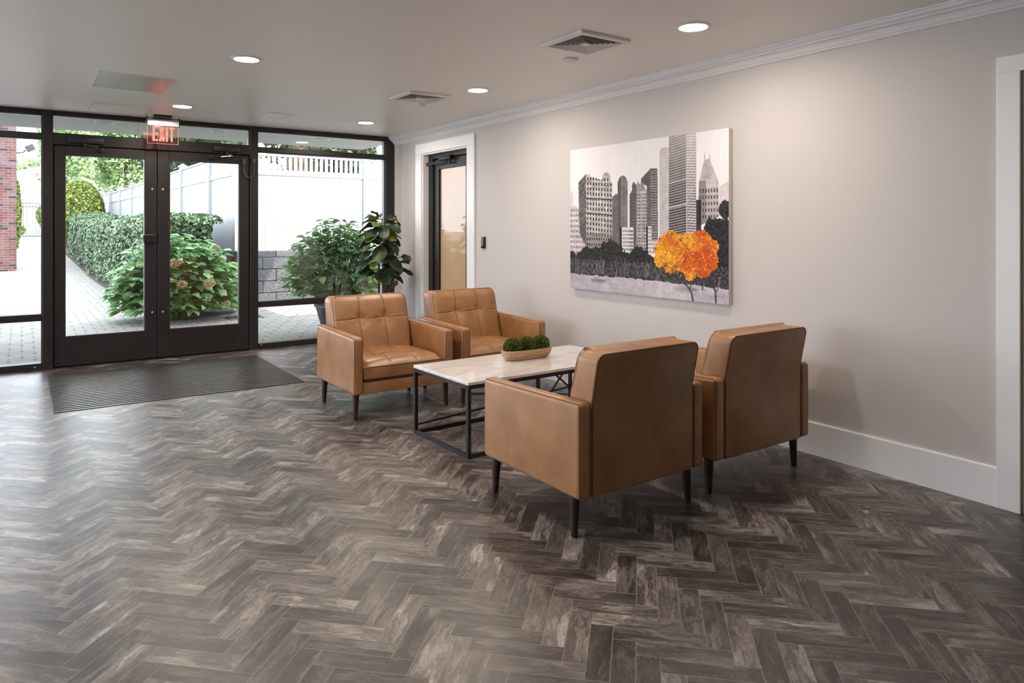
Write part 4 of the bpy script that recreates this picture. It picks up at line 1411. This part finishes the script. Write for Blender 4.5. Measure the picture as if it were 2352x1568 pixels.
def canvas():
    y0, y1, z0, z1 = 2.976, 4.593, 0.826, 1.978   # y1 = left edge in the photo
    root = thing('canvas_picture', 'large city skyline canvas with one orange tree on the right wall', 'picture', (WX, (y0 + y1) / 2, (z0 + z1) / 2))
    xf = WX - 0.038
    m = MB(); m.rbox((xf + 0.0012, y0, z0), (WX - 0.003, y1, z1), 0.003, 1)
    m.box((xf + 0.001, y0 + 0.001, z0 + 0.001), (xf + 0.0012, y1 - 0.001, z1 - 0.001))
    in_parent(m.build('canvas_side', plain('canvas_cloth', (0.62, 0.60, 0.58), 0.8)), root)
    w, h = 560, 400
    lin = paint(w, h)
    ys = y1 - (y1 - y0) * np.arange(w + 1) / w
    zs = z1 - (z1 - z0) * np.arange(h + 1) / h
    Y, Z = np.meshgrid(ys, zs)
    V = np.stack([np.full_like(Y, xf), Y, Z], -1).reshape(-1, 3)
    i = np.arange(w)[None] + np.arange(h)[:, None] * (w + 1)
    F = np.stack([i, i + w + 1, i + w + 2, i + 1], -1).reshape(-1, 4)
    me = bpy.data.meshes.new('painted_face')
    me.vertices.add(len(V)); me.vertices.foreach_set('co', V.ravel())
    me.loops.add(F.size); me.loops.foreach_set('vertex_index', F.ravel().astype(np.int32))
    me.polygons.add(len(F)); me.polygons.foreach_set('loop_start', np.arange(0, F.size, 4, dtype=np.int32))
    me.polygons.foreach_set('loop_total', np.full(len(F), 4, dtype=np.int32))
    me.update(calc_edges=True)
    at = me.color_attributes.new('paint', 'FLOAT_COLOR', 'POINT')
    full = np.zeros((h + 1, w + 1, 4)); full[..., 3] = 1
    full[:h, :w, :3] = lin; full[h, :w, :3] = lin[-1]; full[:, w, :3] = full[:, w - 1, :3]
    at.data.foreach_set('color', full.reshape(-1).astype(np.float32))
    mt, nt, b_ = new_mat('painted_canvas')
    a = N(nt, 'ShaderNodeAttribute', attribute_name='paint')
    L(nt, a.outputs['Color'], b_.inputs['Base Color'])
    b_.inputs['Roughness'].default_value = 0.75
    b_.inputs['Specular IOR Level'].default_value = 0.25
    me.materials.append(mt)
    o = bpy.data.objects.new('painted_face', me)
    COL.objects.link(o)
    in_parent(o, root)
canvas()

# ------------------------------------------------------------------ fiddle-leaf fig
def fig_leaf(m, base, dirv, length, width, droop, roll, rn, vals):
    """broad violin-shaped leaf with a cupped blade, appended to MB m"""
    d = Vector(dirv).normalized()
    side = d.cross(Vector((0, 0, 1)))
    if side.length < 0.1: side = Vector((1, 0, 0))
    side.normalize()
    up = side.cross(d).normalized()
    side = (Matrix.Rotation(roll, 3, d) @ side); up = (Matrix.Rotation(roll, 3, d) @ up)
    prof = [0.04, 0.34, 0.60, 0.66, 0.80, 0.98, 1.0, 0.80, 0.32]
    nL = len(prof)
    vs = []
    for i in range(nL):
        t = i / (nL - 1)
        c = Vector(base) + d * (length * t) + Vector((0, 0, -droop * length * t * t))
        w = width * prof[i] / 2
        wav = 0.012 * math.sin(t * 11 + rn * 9)
        for s in (-1, -0.5, 0, 0.5, 1):
            vs.append(c + side * (w * s) + up * (abs(s) ** 1.5 * w * 0.30 + (wav if abs(s) == 1 else 0)) )
    fs = []
    for i in range(nL - 1):
        for j in range(4):
            fs.append((i * 5 + j, i * 5 + j + 1, (i + 1) * 5 + j + 1, (i + 1) * 5 + j))
    m.add(vs, fs)
    vals += [rn] * len(fs)

def set_rnd(o, vals):
    at = o.data.attributes.new('rnd', 'FLOAT', 'FACE')
    at.data.foreach_set('value', vals)

FX, FY = 3.27, 7.30
FG = thing('fiddle_leaf_fig', 'potted fiddle-leaf fig in the corner behind the armchairs', 'plant', (FX, FY, 0))
m = MB()
m.lathe([(0.115, 0.0), (0.15, 0.28), (0.155, 0.30), (0.145, 0.30), (0.135, 0.26)], 32)
in_parent(m.build('pot', M['pot'], smooth=True, loc=(FX, FY, 0)), FG)
m = MB(); m.lathe([(0.138, 0.26), (0.0, 0.27)], 24)
in_parent(m.build('soil', M['soil'], loc=(FX, FY, 0)), FG)
m = MB()
trunkA = [(FX - 0.02, FY, 0.26), (FX + 0.00, FY + 0.01, 0.55), (FX - 0.01, FY, 0.85), (FX + 0.005, FY, 1.15), (FX + 0.015, FY, 1.33), (FX + 0.03, FY, 1.42)]
trunkB = [(FX + 0.05, FY - 0.02, 0.26), (FX + 0.10, FY - 0.03, 0.60), (FX + 0.16, FY - 0.05, 0.88), (FX + 0.17, FY - 0.06, 1.02)]
m.tube(trunkA, [0.016, 0.014, 0.012, 0.009, 0.007, 0.005], 8)
m.tube(trunkB, [0.011, 0.010, 0.008, 0.006], 8)
trunk_mb = m
rl = random.Random(21)
leaves = []
def along(tr, t):
    k = t * (len(tr) - 1); i = min(int(k), len(tr) - 2); f = k - i
    return Vector(tr[i]).lerp(Vector(tr[i + 1]), f)
for i in range(36):
    t = 0.36 + 0.56 * (i / 35)
    p = along(trunkA, t)
    az = i * 2.4 + rl.uniform(-.3, .3)
    lev = (p.z - 0.8) / 0.7
    leaves.append((p, az, rl.uniform(-0.35, 0.25), rl.uniform(0.18, 0.25) * (1.08 - 0.22 * max(0, lev)), rl.uniform(.5, 1.1)))
for i in range(9):
    p = along(trunkB, 0.5 + 0.5 * i / 8)
    leaves.append((p, i * 2.4 + 1.0, rl.uniform(-0.3, 0.3), rl.uniform(0.17, 0.24), rl.uniform(.5, 1.0)))
for az, el, ln in ((2.75, 0.30, 0.17), (3.3, 0.05, 0.21), (0.2, 0.35, 0.17), (-0.5, 0.1, 0.15), (1.5, 0.6, 0.12), (3.0, 0.75, 0.15)):
    leaves.append((Vector(trunkA[-1]), az, el, ln, 0.5))
m = MB(); ms = MB(); vals = []
for p, az, el, ln, dr in leaves:
    d = Vector((math.cos(az) * math.cos(el), math.sin(az) * math.cos(el), math.sin(el)))
    if p.x + d.x * ln * 1.3 > WX - 0.02: ln *= 0.62
    if p.y + d.y * ln * 1.3 > DY - 0.05: d.y *= 0.5
    q = p + d * 0.035
    ms.tube([p, q], 0.003, 5)
    fig_leaf(m, q, d, ln, ln * rl.uniform(.62, .74), dr * .55, rl.uniform(-.6, .6), rl.random() ** 1.4, vals)
o = m.build('foliage', M['lf_fig'], smooth='all'); set_rnd(o, vals); in_parent(o, FG)
trunk_mb.add(ms.v, ms.f)
in_parent(trunk_mb.build('trunk', M['stem'], smooth='all'), FG)

# ================================================================== OUTSIDE
def gz(y):
    return 0.0 if y < 23 else min(0.055 * (y - 23), 0.94)
# ground
m = MB()
ys = [DY + 0.12, 10, 12, 16, 20, 23, 26, 29, 32, 36, 40.1, 60, 90]
vs, fs = [], []
for y in ys:
    for x in (-30, -12, -4, 0, 4, 12, 40): vs.append((x, y, gz(y) - 0.004))
for j in range(len(ys) - 1):
    for i in range(6): fs.append((j * 7 + i, j * 7 + i + 1, (j + 1) * 7 + i + 1, (j + 1) * 7 + i))
m.add(vs, fs)
tag(m.build('ground', M['paver']), 'pale concrete paver walk and forecourt outside the doors', kind='structure')
m = MB()
m.box((-30, BY - 0.5, -0.5), (LX - T - 0.02, DY + 0.1, -0.02)); m.box((WX + 1.32, BY - 0.5, -0.5), (40, DY + 0.1, -0.02))  # out of view; its pale colour bounces daylight up through the side windows
tag(m.build('ground_side', plain('bounce_concrete', (0.62, 0.61, 0.60), 0.9)), 'unseen paving beside the building, kept pale to bounce daylight', kind='structure')
# planting bed under hedge and hydrangeas
m = MB()
bed = [(1.58, 11.7), (1.54, 15), (1.50, 20), (1.50, 24), (1.32, 29), (1.2, 33), (3.0, 33), (3.3, 13.0), (3.4, 12.45), (3.10, 12.2), (2.7, 11.5), (2.1, 11.15), (1.7, 11.15)]
def bedz(y): return gz(y) + 0.02
n = len(bed)
m.add([(x, y, bedz(y)) for x, y in bed], [tuple(range(n))])
for i in range(n):
    a, b2 = bed[i], bed[(i + 1) % n]
    m.add([(a[0], a[1], gz(a[1]) - .01), (b2[0], b2[1], gz(b2[1]) - .01), (b2[0], b2[1], bedz(b2[1])), (a[0], a[1], bedz(a[1]))], [(0, 1, 2, 3)])
tag(m.build('planting_bed', M['soil']), 'dark mulch bed under the hedge', kind='structure')
# canopy
m = MB(); m.box((LX - 1.5, DY + 0.13, 2.60), (4.55, 10.84, 2.86))
m.box((LX - 1.5, DY + 0.0, H + 0.222), (WX + 1.3, DY + 0.13, 2.86))
tag(m.build('canopy', M['soffit']), 'grey rendered canopy soffit outside the glass front', kind='structure')
for i, (x, y, lab) in enumerate(((0.82, 9.79, 'round unlit canopy fixture seen left of the exit sign'), (2.12, 9.82, 'round unlit canopy fixture seen right of the exit sign'), (3.54, 9.89, 'round unlit canopy fixture seen through the right transom'))):
    root = thing('canopy_fixture', lab, 'ceiling light', (x, y, 2.6), group='round unlit fixtures in the canopy')
    m = MB(); m.lathe([(0.085, -0.006), (0.105, -0.010), (0.112, 0.0), (0.085, 0.0), (0.085, -0.006)], 32)
    m.build('trim_ring', M['vinyl'], root, smooth=True)
    m = MB(); m.lathe([(0.0, -0.003), (0.084, -0.003), (0.084, -0.0005), (0.0, -0.0005)], 32)
    m.build('baffle', M['soffit'], root)
# garden retaining wall of split-face blocks
root = thing('retaining_wall', 'grey split-face block retaining wall under the white fence', 'wall', (5, 12.6, 0))
m = MB()
bw, bh, d = 0.457, 0.205, 0.22
rb = random.Random(5)
for row in range(5):
    z0_ = row * bh
    off = 0 if row % 2 == 0 else bw / 2
    for k in range(-1, 22):
        x = 3.20 + k * bw + off
        if x > 12: continue
        x0_ = max(x, 3.00)
        if x + bw - x0_ < 0.05: continue
        h_ = bh if row < 4 else 0.117
        z1_ = z0_ + h_ - 0.008
        jy = rb.uniform(-0.006, 0.006)
        bm = bmesh.new(); bmesh.ops.create_cube(bm, size=1)
        for v in bm.verts:
            v.co = Vector(((x0_ + 0.004 if v.co.x < 0 else x + bw - 0.004), (12.50 + row * 0.008 + jy if v.co.y < 0 else 12.50 + d), (z0_ if v.co.z < 0 else z1_)))
        bmesh.ops.bevel(bm, geom=bm.edges[:], offset=0.010, segments=1, affect='EDGES')
        m.addbm(bm)
# side return running away from the camera
for row in range(5):
    z0_ = row * bh
    off = 0 if row % 2 == 0 else bw / 2
    for k in range(0, 30):
        y = 12.72 + k * bw + off
        h_ = bh if row < 4 else 0.117
        m.rbox((3.00, y + 0.004, z0_), (3.22, y + bw - 0.004, z0_ + h_ - 0.008), 0.01, 1)
in_parent(m.build('block_courses', M['block']), root)
m = MB(); m.box((3.225, 12.73, -0.1), (14, 30, 0.80))
tag(m.build('ground_bank', M['soil']), 'raised ground behind the retaining wall', kind='structure')

# white vinyl fence: right run parallel to the glass front
def fence_run(name, label, p0, p1, zb, zrail, ztop, posts, npick, parts_pickets=True):
    """p0,p1 (x,y); posts = parameters 0..1"""
    p0, p1 = Vector((p0[0], p0[1], 0)), Vector((p1[0], p1[1], 0))
    t = (p1 - p0); Ln = t.length; t.normalize()
    ang = math.atan2(t.y, t.x)
    root = thing(name, label, 'fence', (p0.x, p0.y, 0), ang)
    zs = [zb(p0 + t * (Ln * k)) if callable(zb) else zb for k in (0, 1)]
    def zoff(s): return zs[0] + (zs[1] - zs[0]) * s / Ln
    def hexa(m, s0, s1, y0, y1, a, b, mi=0):
        za, zb_ = zoff(s0), zoff(s1)
        vs = [(s0, y0, za + a), (s1, y0, zb_ + a), (s1, y1, zb_ + a), (s0, y1, za + a), (s0, y0, za + b), (s1, y0, zb_ + b), (s1, y1, zb_ + b), (s0, y1, za + b)]
        m.add(vs, [(0, 3, 2, 1), (4, 5, 6, 7), (0, 1, 5, 4), (1, 2, 6, 5), (2, 3, 7, 6), (3, 0, 4, 7)], mi)
    m = MB()
    nb = int(Ln / 0.15)
    for i in range(nb):
        hexa(m, i * Ln / nb + 0.002, (i + 1) * Ln / nb - 0.002, -0.010, 0.010, 0.0, zrail)
    m.build('panel_boards', M['vinyl'], root)
    m = MB()
    hexa(m, 0, Ln, -0.030, 0.030, zrail, zrail + 0.095)
    m.build('mid_rail', M['vinyl'], root)
    m = MB()
    hexa(m, 0, Ln, -0.030, 0.030, ztop - 0.035, ztop)
    m.build('top_rail', M['vinyl'], root)
    pm = MB()
    step = Ln / npick
    for i in range(npick):
        hexa(pm, (i + .5) * step - step * 0.26, (i + .5) * step + step * 0.26, -0.012, 0.012, zrail + 0.095, ztop - 0.035)
    o = pm.build('pickets', M['vinyl'], root)
    for s in posts:
        q = MB(); a = s * Ln; z = zoff(a)
        q.box((a - 0.065, -0.065, z), (a + 0.065, 0.065, z + ztop + 0.04))
        po = q.build('post', M['vinyl'], root)
        q = MB(); q.box((a - 0.085, -0.085, z + ztop + 0.04), (a + 0.085, 0.085, z + ztop + 0.065)); q.add([(a - .085, -.085, z + ztop + .065), (a + .085, -.085, z + ztop + .065), (a + .085, .085, z + ztop + .065), (a - .085, .085, z + ztop + .065), (a, 0, z + ztop + .12)], [(0, 1, 4), (1, 2, 4), (2, 3, 4), (3, 0, 4)])
        q.build('post_cap', M['vinyl'], po)
fence_run('vinyl_fence', 'sunlit white picket-topped vinyl fence on the block wall, facing the glass front', (3.05, 12.66), (11.5, 12.66), 0.93, 1.33 - 0.0, 1.70, (0.0, 0.277, 0.56, 0.84), 89)
fence_run('vinyl_fence', 'shaded white vinyl fence running away behind the hedge', (3.10, 12.765), (2.98, 19.8), 0.93, 1.33, 1.75, (0.29, 0.68), 92)
fence_run('vinyl_fence', 'distant white vinyl fence beyond the dark hedge', (2.97, 19.9), (2.62, 32.0), 0.93, 1.33, 1.70, (0.0, 0.20, 0.40, 0.60, 0.80, 1.0), 96)
# ------------------------------------------------------------------ planting
def box_cloud(n, path, width, z0f, z1f, round_=0.18):
    """points on the outside of a hedge following a path of (x,y) at its walk side; width goes to +x"""
    pts, nr = [], []
    seg = [(Vector((*path[i], 0)), Vector((*path[i + 1], 0))) for i in range(len(path) - 1)]
    lens = [(b - a).length for a, b in seg]
    tot = sum(lens)
    # near ends get more leaves
    wts = np.array([l / max(6.0, (a.length + b.length) / 2) ** 1.2 for (a, b), l in zip(seg, lens)]); wts /= wts.sum()
    for (a, b), w in zip(seg, wts):
        k = int(n * w)
        for _ in range(k):
            t = random.random(); p = a.lerp(b, t)
            zb_, zt_ = z0f(p.y), z1f(p.y)
            hh = zt_ - zb_
            face = random.random()
            if face < 0.58:      # walk side face
                z = zb_ + hh * random.random() ** 0.9
                inset = 0.10 * max(0, 1 - (z - zb_) / (0.35 * hh)) + round_ * max(0, (z - zt_ + 0.25) / 0.25) ** 2
                pts.append((p.x + inset + random.uniform(-.035, .06) + .05 * math.sin(p.y * 2.1 + z * 3), p.y, z)); nr.append((-1, -.2, .25))
            else:
                u = random.random()
                pts.append((p.x + width * u, p.y, zt_ - round_ * max(0, 1 - u * width / 0.25) ** 2 + random.uniform(-.06, .05) + .03 * math.sin(p.y * 3 + u * 5))); nr.append((0, -.3, 1))
    return pts, nr
hp = [(1.62, 12.4), (1.54, 15), (1.50, 20), (1.48, 24), (1.32, 29)]
HG = thing('hedge', 'long dark glossy clipped hedge along the paver walk', 'hedge', (1.6, 12.5, 0))
pts, nr = box_cloud(42000, hp, 1.15, lambda y: gz(y) + 0.05, lambda y: gz(y) + 1.50)
for _ in range(7000):   # near end
    x = random.uniform(1.62, 2.55); z = random.uniform(0.1, 1.5)
    pts.append((x, 12.35 + random.uniform(-.05, .07) + .05 * math.sin(x * 5 + z * 4), z)); nr.append((-.2, -1, .25))
hb = MB()
for i in range(len(hp) - 1):
    (xa, ya), (xb, yb_) = hp[i], hp[i + 1]
    e = 0.14
    hb.add([(xa + e + .06, ya + (.14 if i == 0 else 0), gz(ya)), (xb + e + .06, yb_, gz(yb_)), (xb + 1.1, yb_, gz(yb_)), (xa + 1.1 - (0.15 if i == 0 else 0), ya + (.14 if i == 0 else 0), gz(ya)),
            (xa + e, ya + (.14 if i == 0 else 0), gz(ya) + 1.38), (xb + e, yb_, gz(yb_) + 1.38), (xb + 1.1, yb_, gz(yb_) + 1.38), (xa + 1.1 - (0.15 if i == 0 else 0), ya + (.14 if i == 0 else 0), gz(ya) + 1.38)],
           [(0, 3, 2, 1), (4, 5, 6, 7), (0, 1, 5, 4), (1, 2, 6, 5), (2, 3, 7, 6), (3, 0, 4, 7)])
in_parent(hb.build('branches', plain('hedge_core', (0.018, 0.02, 0.012), 0.95)), HG)
in_parent(leaf_cloud('foliage', np.array(pts), np.array(nr, float), 0.046, M['lf_hedge'], aspect=1.7, jitter=.7), HG)

def hydrangea(name, label, c, r, nstem, nleaf, blooms, seed, leafsize=0.13, base=0.0):
    rr = random.Random(seed)
    root = thing(name, label, 'shrub', (c[0], c[1], base))
    st = MB(); P, Nn, rn = [], [], []
    tips = []
    for i in range(nstem):
        az = i * 2.399
        # tips spread over a dome from skirt to crown
        t_ = (i + .5) / nstem
        hz = 1 - t_ * 0.96
        k = math.sqrt(max(0.0, 1 - hz * hz)) * (0.90 if hz < .25 else 1.0)
        f = rr.uniform(.86, 1.08)
        tip = Vector((c[0] + r[0] * k * math.cos(az) * f, c[1] + r[1] * k * math.sin(az) * f, base + 0.10 + (r[2] - 0.12) * hz * rr.uniform(.88, 1.06)))
        b0 = Vector((c[0] + r[0] * .25 * k * math.cos(az), c[1] + r[1] * .25 * k * math.sin(az), base))
        mid = (b0 + tip) / 2 + Vector((0, 0, 0.12))
        st.tube([b0, mid, tip], [0.008, 0.006, 0.004], 5)
        tips.append((tip, az, k))
        out = (tip - b0).normalized()
        # whorl at the tip + pairs below
        for lvl in range(5):
            q = tip.lerp(mid, lvl * 0.17)
            for w_ in range(2 if lvl else 5):
                a2 = rr.uniform(0, 2 * PI)
                d = Vector((math.cos(a2), math.sin(a2), rr.uniform(-.25, .35)))
                pos = q + d * leafsize * 0.62
                nv = Vector((0, 0, 1)) * 0.9 + out * 0.5 - d * 0.1
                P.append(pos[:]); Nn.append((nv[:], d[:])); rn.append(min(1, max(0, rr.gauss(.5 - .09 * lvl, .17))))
    in_parent(st.build('stems', M['greenstem']), root)
    # leaves oriented along d
    mL = MB(); vals = []
    for pos, (nv, d), q in zip(P, Nn, rn):
        nv = Vector(nv) + Vector((rr.gauss(0, .28), rr.gauss(0, .28), 0)); d = Vector(d)
        s_ = d.cross(nv).normalized(); up = s_.cross(d).normalized()
        Ls = leafsize * rr.uniform(.75, 1.25); W = Ls * .62
        b0 = Vector(pos) - d * Ls * .5
        prof = ((0, .05), (.22, .75), (.5, 1.0), (.78, .62), (1.0, .02))
        vs = []
        for t_, w_ in prof:
            cc = b0 + d * (Ls * t_) - Vector((0, 0, 1)) * (Ls * .28 * t_ * t_)
            vs += [cc - s_ * (W * w_ / 2) + up * (W * w_ * .12), cc, cc + s_ * (W * w_ / 2) + up * (W * w_ * .12)]
        fs = []
        for i in range(4):
            fs += [(i * 3, i * 3 + 1, i * 3 + 4, i * 3 + 3), (i * 3 + 1, i * 3 + 2, i * 3 + 5, i * 3 + 4)]
        mL.add(vs, fs); vals += [q] * 8
    o = mL.build('foliage', M['lf_hyd'], smooth='all'); set_rnd(o, vals); in_parent(o, root)
    for (bx, by, bz, rad) in blooms:
        Pp, Dd = sphere_pts(260, (bx, by, bz), (rad, rad, rad * .72), .8)
        in_parent(leaf_cloud('flower_head', Pp, Dd, rad * .26, M['bloom'], aspect=1.0, jitter=.4), root)
    return root
def at(px, py, y):
    a = math.radians(34.75); xc = (px - 1176) / 1623; zc = (524 - py) / 1623
    dx, dyy = math.sin(a) + xc * math.cos(a), math.cos(a) - xc * math.sin(a)
    t = y / dyy
    return (dx * t, y, zc * t + CAM_H)
bl = [(*at(px, py, y), r) for px, py, y, r in ((300, 634, 11.05, .06), (402, 604, 10.8, .085), (423, 590, 11.0, .06), (463, 607, 10.95, .055), (418, 653, 10.65, .075), (480, 650, 10.6, .085), (521, 696, 10.7, .055), (498, 568, 11.2, .05), (530, 672, 10.9, .04), (440, 575, 11.1, .045))]
hydrangea('hydrangea', 'large hydrangea bush with faded pinkish blooms outside the double doors', (1.90, 11.32), (0.90, 0.66, 1.22), 230, 0, bl, 4, 0.15)
bl = [(*at(px, py, y), r) for px, py, y, r in ((712, 660, 8.62, .075), (790, 630, 8.4, .05))]
PT = thing('planter_pot', 'dark tapered planter pot outside the right window', 'planter', (3.38, 8.62, 0))
m = MB(); m.lathe([(0.265, 0.0), (0.355, 0.33), (0.375, 0.345), (0.375, 0.365), (0.345, 0.365), (0.335, 0.31)], 36)
in_parent(m.build('pot_body', M['pot'], smooth=True, loc=(3.38, 8.62, 0)), PT)
m = MB(); m.lathe([(0.342, 0.31), (0.0, 0.33)], 24)
in_parent(m.build('soil', M['soil'], loc=(3.38, 8.62, 0)), PT)
hydrangea('hydrangea', 'leafy hydrangea growing in the dark planter outside the right window', (3.34, 8.78), (0.68, 0.50, 1.10), 135, 0, bl, 9, 0.12, 0.33)

def blob_plant(name, label, cat, c, r, n, size, mat, core=(0.03, 0.04, 0.015), inner=.88, trunk=None, lumps=5, seed=1, inner_core=0.82, group=None, stem_mat='stem'):
    rr = random.Random(seed)
    root = thing(name, label, cat, (c[0], c[1], gz(c[1])), group=group)
    cs = [(c, r)]
    for i in range(lumps):
        a = rr.uniform(0, 2 * PI); e = rr.uniform(-.3, .9)
        f = rr.uniform(.45, .65)
        cs.append(((c[0] + r[0] * .6 * math.cos(a), c[1] + r[1] * .6 * math.sin(a), c[2] + r[2] * .55 * e), (r[0] * f, r[1] * f, r[2] * f)))
    Ps, Ds = [], []
    for cc, r2 in cs:
        Pq, Dq = sphere_pts(int(n / len(cs)), cc, r2, inner)
        Ps.append(Pq); Ds.append(Dq)
    in_parent(leaf_cloud('foliage', np.concatenate(Ps), np.concatenate(Ds), size, mat, jitter=.8), root)
    if inner_core:
        m = MB()
        for cc, r2 in cs:
            bm = bmesh.new(); bmesh.ops.create_icosphere(bm, subdivisions=2, radius=inner_core)
            for v in bm.verts: v.co = Vector((cc[0] + v.co.x * r2[0], cc[1] + v.co.y * r2[1], cc[2] + v.co.z * r2[2]))
            m.addbm(bm)
        in_parent(m.build('branches', plain(name + '_core', core, .95)), root)
    if trunk:
        m = MB(); m.tube([(c[0], c[1], gz(c[1]) - .1), (c[0] + .05, c[1], c[2] - r[2] * .3), (c[0] - .1, c[1], c[2] + r[2] * .3)], [trunk, trunk * .8, trunk * .4], 10)
        in_parent(m.build('trunk', M[stem_mat], smooth='all'), root)
    return root
# domed yellow-green shrub behind the hedge
p = at(198, 470, 31)
blob_plant('domed_shrub', 'rounded yellow-green clipped shrub behind the hedge', 'shrub', (p[0] - .26, 30.0, 1.75), (0.80, 0.9, 1.32), 30000, 0.058, M['lf_bush'], (0.10, 0.12, 0.02), lumps=0)
# trees
blob_plant('broadleaf_tree', 'airy pale green tree behind the domed shrub', 'tree', (1.9, 44, 5.2), (1.4, 2.0, 3.8), 11000, 0.13, M['lf_tree'], inner=.3, trunk=.12, lumps=5, seed=3, inner_core=0)
blob_plant('broadleaf_tree', 'pale green tree behind the distant fence', 'tree', (4.9, 46, 5.2), (1.5, 2.0, 4.0), 12000, 0.13, M['lf_tree'], inner=.3, trunk=.14, lumps=5, seed=5, inner_core=0)
blob_plant('evergreen_tree', 'dense dark evergreen tree above the shaded fence', 'tree', (4.5, 28.5, 6.1), (1.6, 1.7, 3.5), 16000, 0.12, M['lf_dark'], (0.03, 0.035, 0.02), inner=.8, trunk=.2, lumps=5, seed=8)
blob_plant('evergreen_tree', 'dark evergreen with reddish trunk behind the sunlit picket fence', 'tree', (5.3, 16.5, 4.9), (1.3, 1.3, 2.6), 11000, 0.11, M['lf_dark'], (0.04, 0.045, 0.025), inner=.4, trunk=.20, lumps=4, seed=10, inner_core=0, stem_mat='bark')
blob_plant('broadleaf_tree', 'leafy tree behind the right end of the picket fence', 'tree', (9.9, 17.5, 4.4), (1.7, 1.5, 2.9), 9000, 0.12, M['lf_tree'], inner=.35, trunk=.14, lumps=4, seed=12, inner_core=0)
blob_plant('broadleaf_tree', 'dark leafy tree behind the middle of the picket fence', 'tree', (8.7, 24.2, 4.6), (2.0, 1.6, 3.2), 12000, 0.15, M['lf_dark'], inner=.4, trunk=.14, lumps=4, seed=13, inner_core=.6)
blob_plant('broadleaf_tree', 'dark green tree at the left end of the picket fence', 'tree', (4.7, 22.0, 4.6), (1.4, 1.3, 2.8), 8000, 0.14, M['lf_dark'], inner=.4, trunk=.14, lumps=4, seed=23, inner_core=.6)
blob_plant('autumn_bush', 'pinkish green bush above the white garage roof', 'bush', (0.4, 62, 4.9), (5.0, 2.6, 1.7), 16000, 0.17, M['lf_tree'], (0.15, 0.16, 0.08), inner=.6, lumps=5, seed=15)
blob_plant('slim_conifer', 'narrow green conifer beside the brick pier', 'shrub', (-0.30, 33.0, 1.9), (0.30, 0.30, 1.6), 3000, 0.07, M['lf_bush'], lumps=0, seed=16)
blob_plant('low_bush', 'small sunlit bush just behind the metal gate', 'bush', (1.25, 42.0, 1.65), (0.55, 0.5, 0.85), 5000, 0.06, M['lf_bush'], (0.12, 0.14, 0.03), lumps=3, seed=17)
blob_plant('low_bush', 'low sunlit green bush seen through the gate bars', 'bush', (-0.7, 45.5, 1.25), (0.9, 0.7, 0.45), 4000, 0.07, M['lf_bush'], (0.12, 0.14, 0.03), lumps=3, seed=18)
# garage
GR = thing('garage', 'low white garage with shallow pale roof beyond the gate', 'building', (0.5, 50, 0.9))
m = MB()
for i in range(16):
    z = 0.9 + i * 0.165
    m.box((-3.2, 50 - 0.006 * (i % 2), z), (5.2, 55, z + 0.160))
in_parent(m.build('wall', M['siding']), GR)
m = MB()
pts = [(-3.6, 3.52), (5.6, 3.52), (5.6, 3.62), (1.0, 5.0), (-3.6, 3.62)]
n = len(pts)
m.add([(x, 49.7, z) for x, z in pts] + [(x, 55.3, z) for x, z in pts], [tuple(range(n)), tuple(range(2 * n - 1, n - 1, -1))] + [(i, (i + 1) % n, n + (i + 1) % n, n + i) for i in range(n)])
in_parent(m.build('roof', M['siding']), GR)
# gate
GT = thing('metal_gate', 'black arched metal gate at the end of the walk', 'gate', (0.3, 40.0, .93))
gm = MB(); g0, g1, gzb = -0.55, 1.15, 0.90
def arch(x, base): 
    return base + 0.22 * (1 - ((x - 0.3) / 0.95) ** 2)
nb = 15
for i in range(nb):
    x = g0 + (g1 - g0) * i / (nb - 1)
    bmz = MB(); bmz.bar((x, 40, gzb + .03), (x, 40, arch(x, 2.28)), 0.022 if 0 < i < nb - 1 else 0.05)
    bmz.build('bar', M['gatemetal'], GT).matrix_parent_inverse = Matrix.Translation(-GT.location)
for base in (2.28, 2.12):
    gm.tube([(g0 + (g1 - g0) * i / 20, 40, arch(g0 + (g1 - g0) * i / 20, base)) for i in range(21)], 0.018, 6)
gm.bar((g0, 40, gzb + .05), (g1, 40, gzb + .05), 0.035)
in_parent(gm.build('rails', M['gatemetal']), GT)
# brick building
BB = thing('brick_pier', 'tall red brick pier with charcoal accent bricks at the left edge', 'building', (-0.7, 25.6, 0))
m = MB(); m.box((-1.25, 0, -0.1), (-0.13, 1.6, 4.75))
o = m.build('brick_wall', M['brick'], loc=(0, 24.8, 0)); in_parent(o, BB)
FL_ = thing('floodlight', 'small floodlight on the corner of the brick building', 'light', (-0.1, 24.9, 3.6))
m = MB(); m.tube([(-0.13, 24.95, 3.50), (0.02, 24.95, 3.52), (0.10, 24.95, 3.60)], 0.02, 6); in_parent(m.build('arm', M['gatemetal']), FL_)
m = MB(); m.rbox((-0.11, -0.05, -0.09), (0.11, 0.05, 0.09), 0.01, 1, 0, Matrix.Translation((0.20, 24.9, 3.66)) @ Matrix.Rotation(-0.5, 4, 'Y')); in_parent(m.build('lamp_head', M['gatemetal']), FL_)
# drain grate
m = MB()
gx0, gx1, gy0, gy1 = 2.50, 2.95, 10.75, 11.05
for i in range(14):
    x = gx0 + (gx1 - gx0) * i / 13
    m.box((x - .008, gy0, 0.0), (x + .008, gy1, 0.012))
m.box((gx0 - .02, gy0 - .02, -0.003), (gx1 + .02, gy0, .012)); m.box((gx0 - .02, gy1, -0.003), (gx1 + .02, gy1 + .02, .012))
tag(m.build('drain_grate', M['steel']), 'metal drain grate in the pavers beside the hydrangea', 'grate')
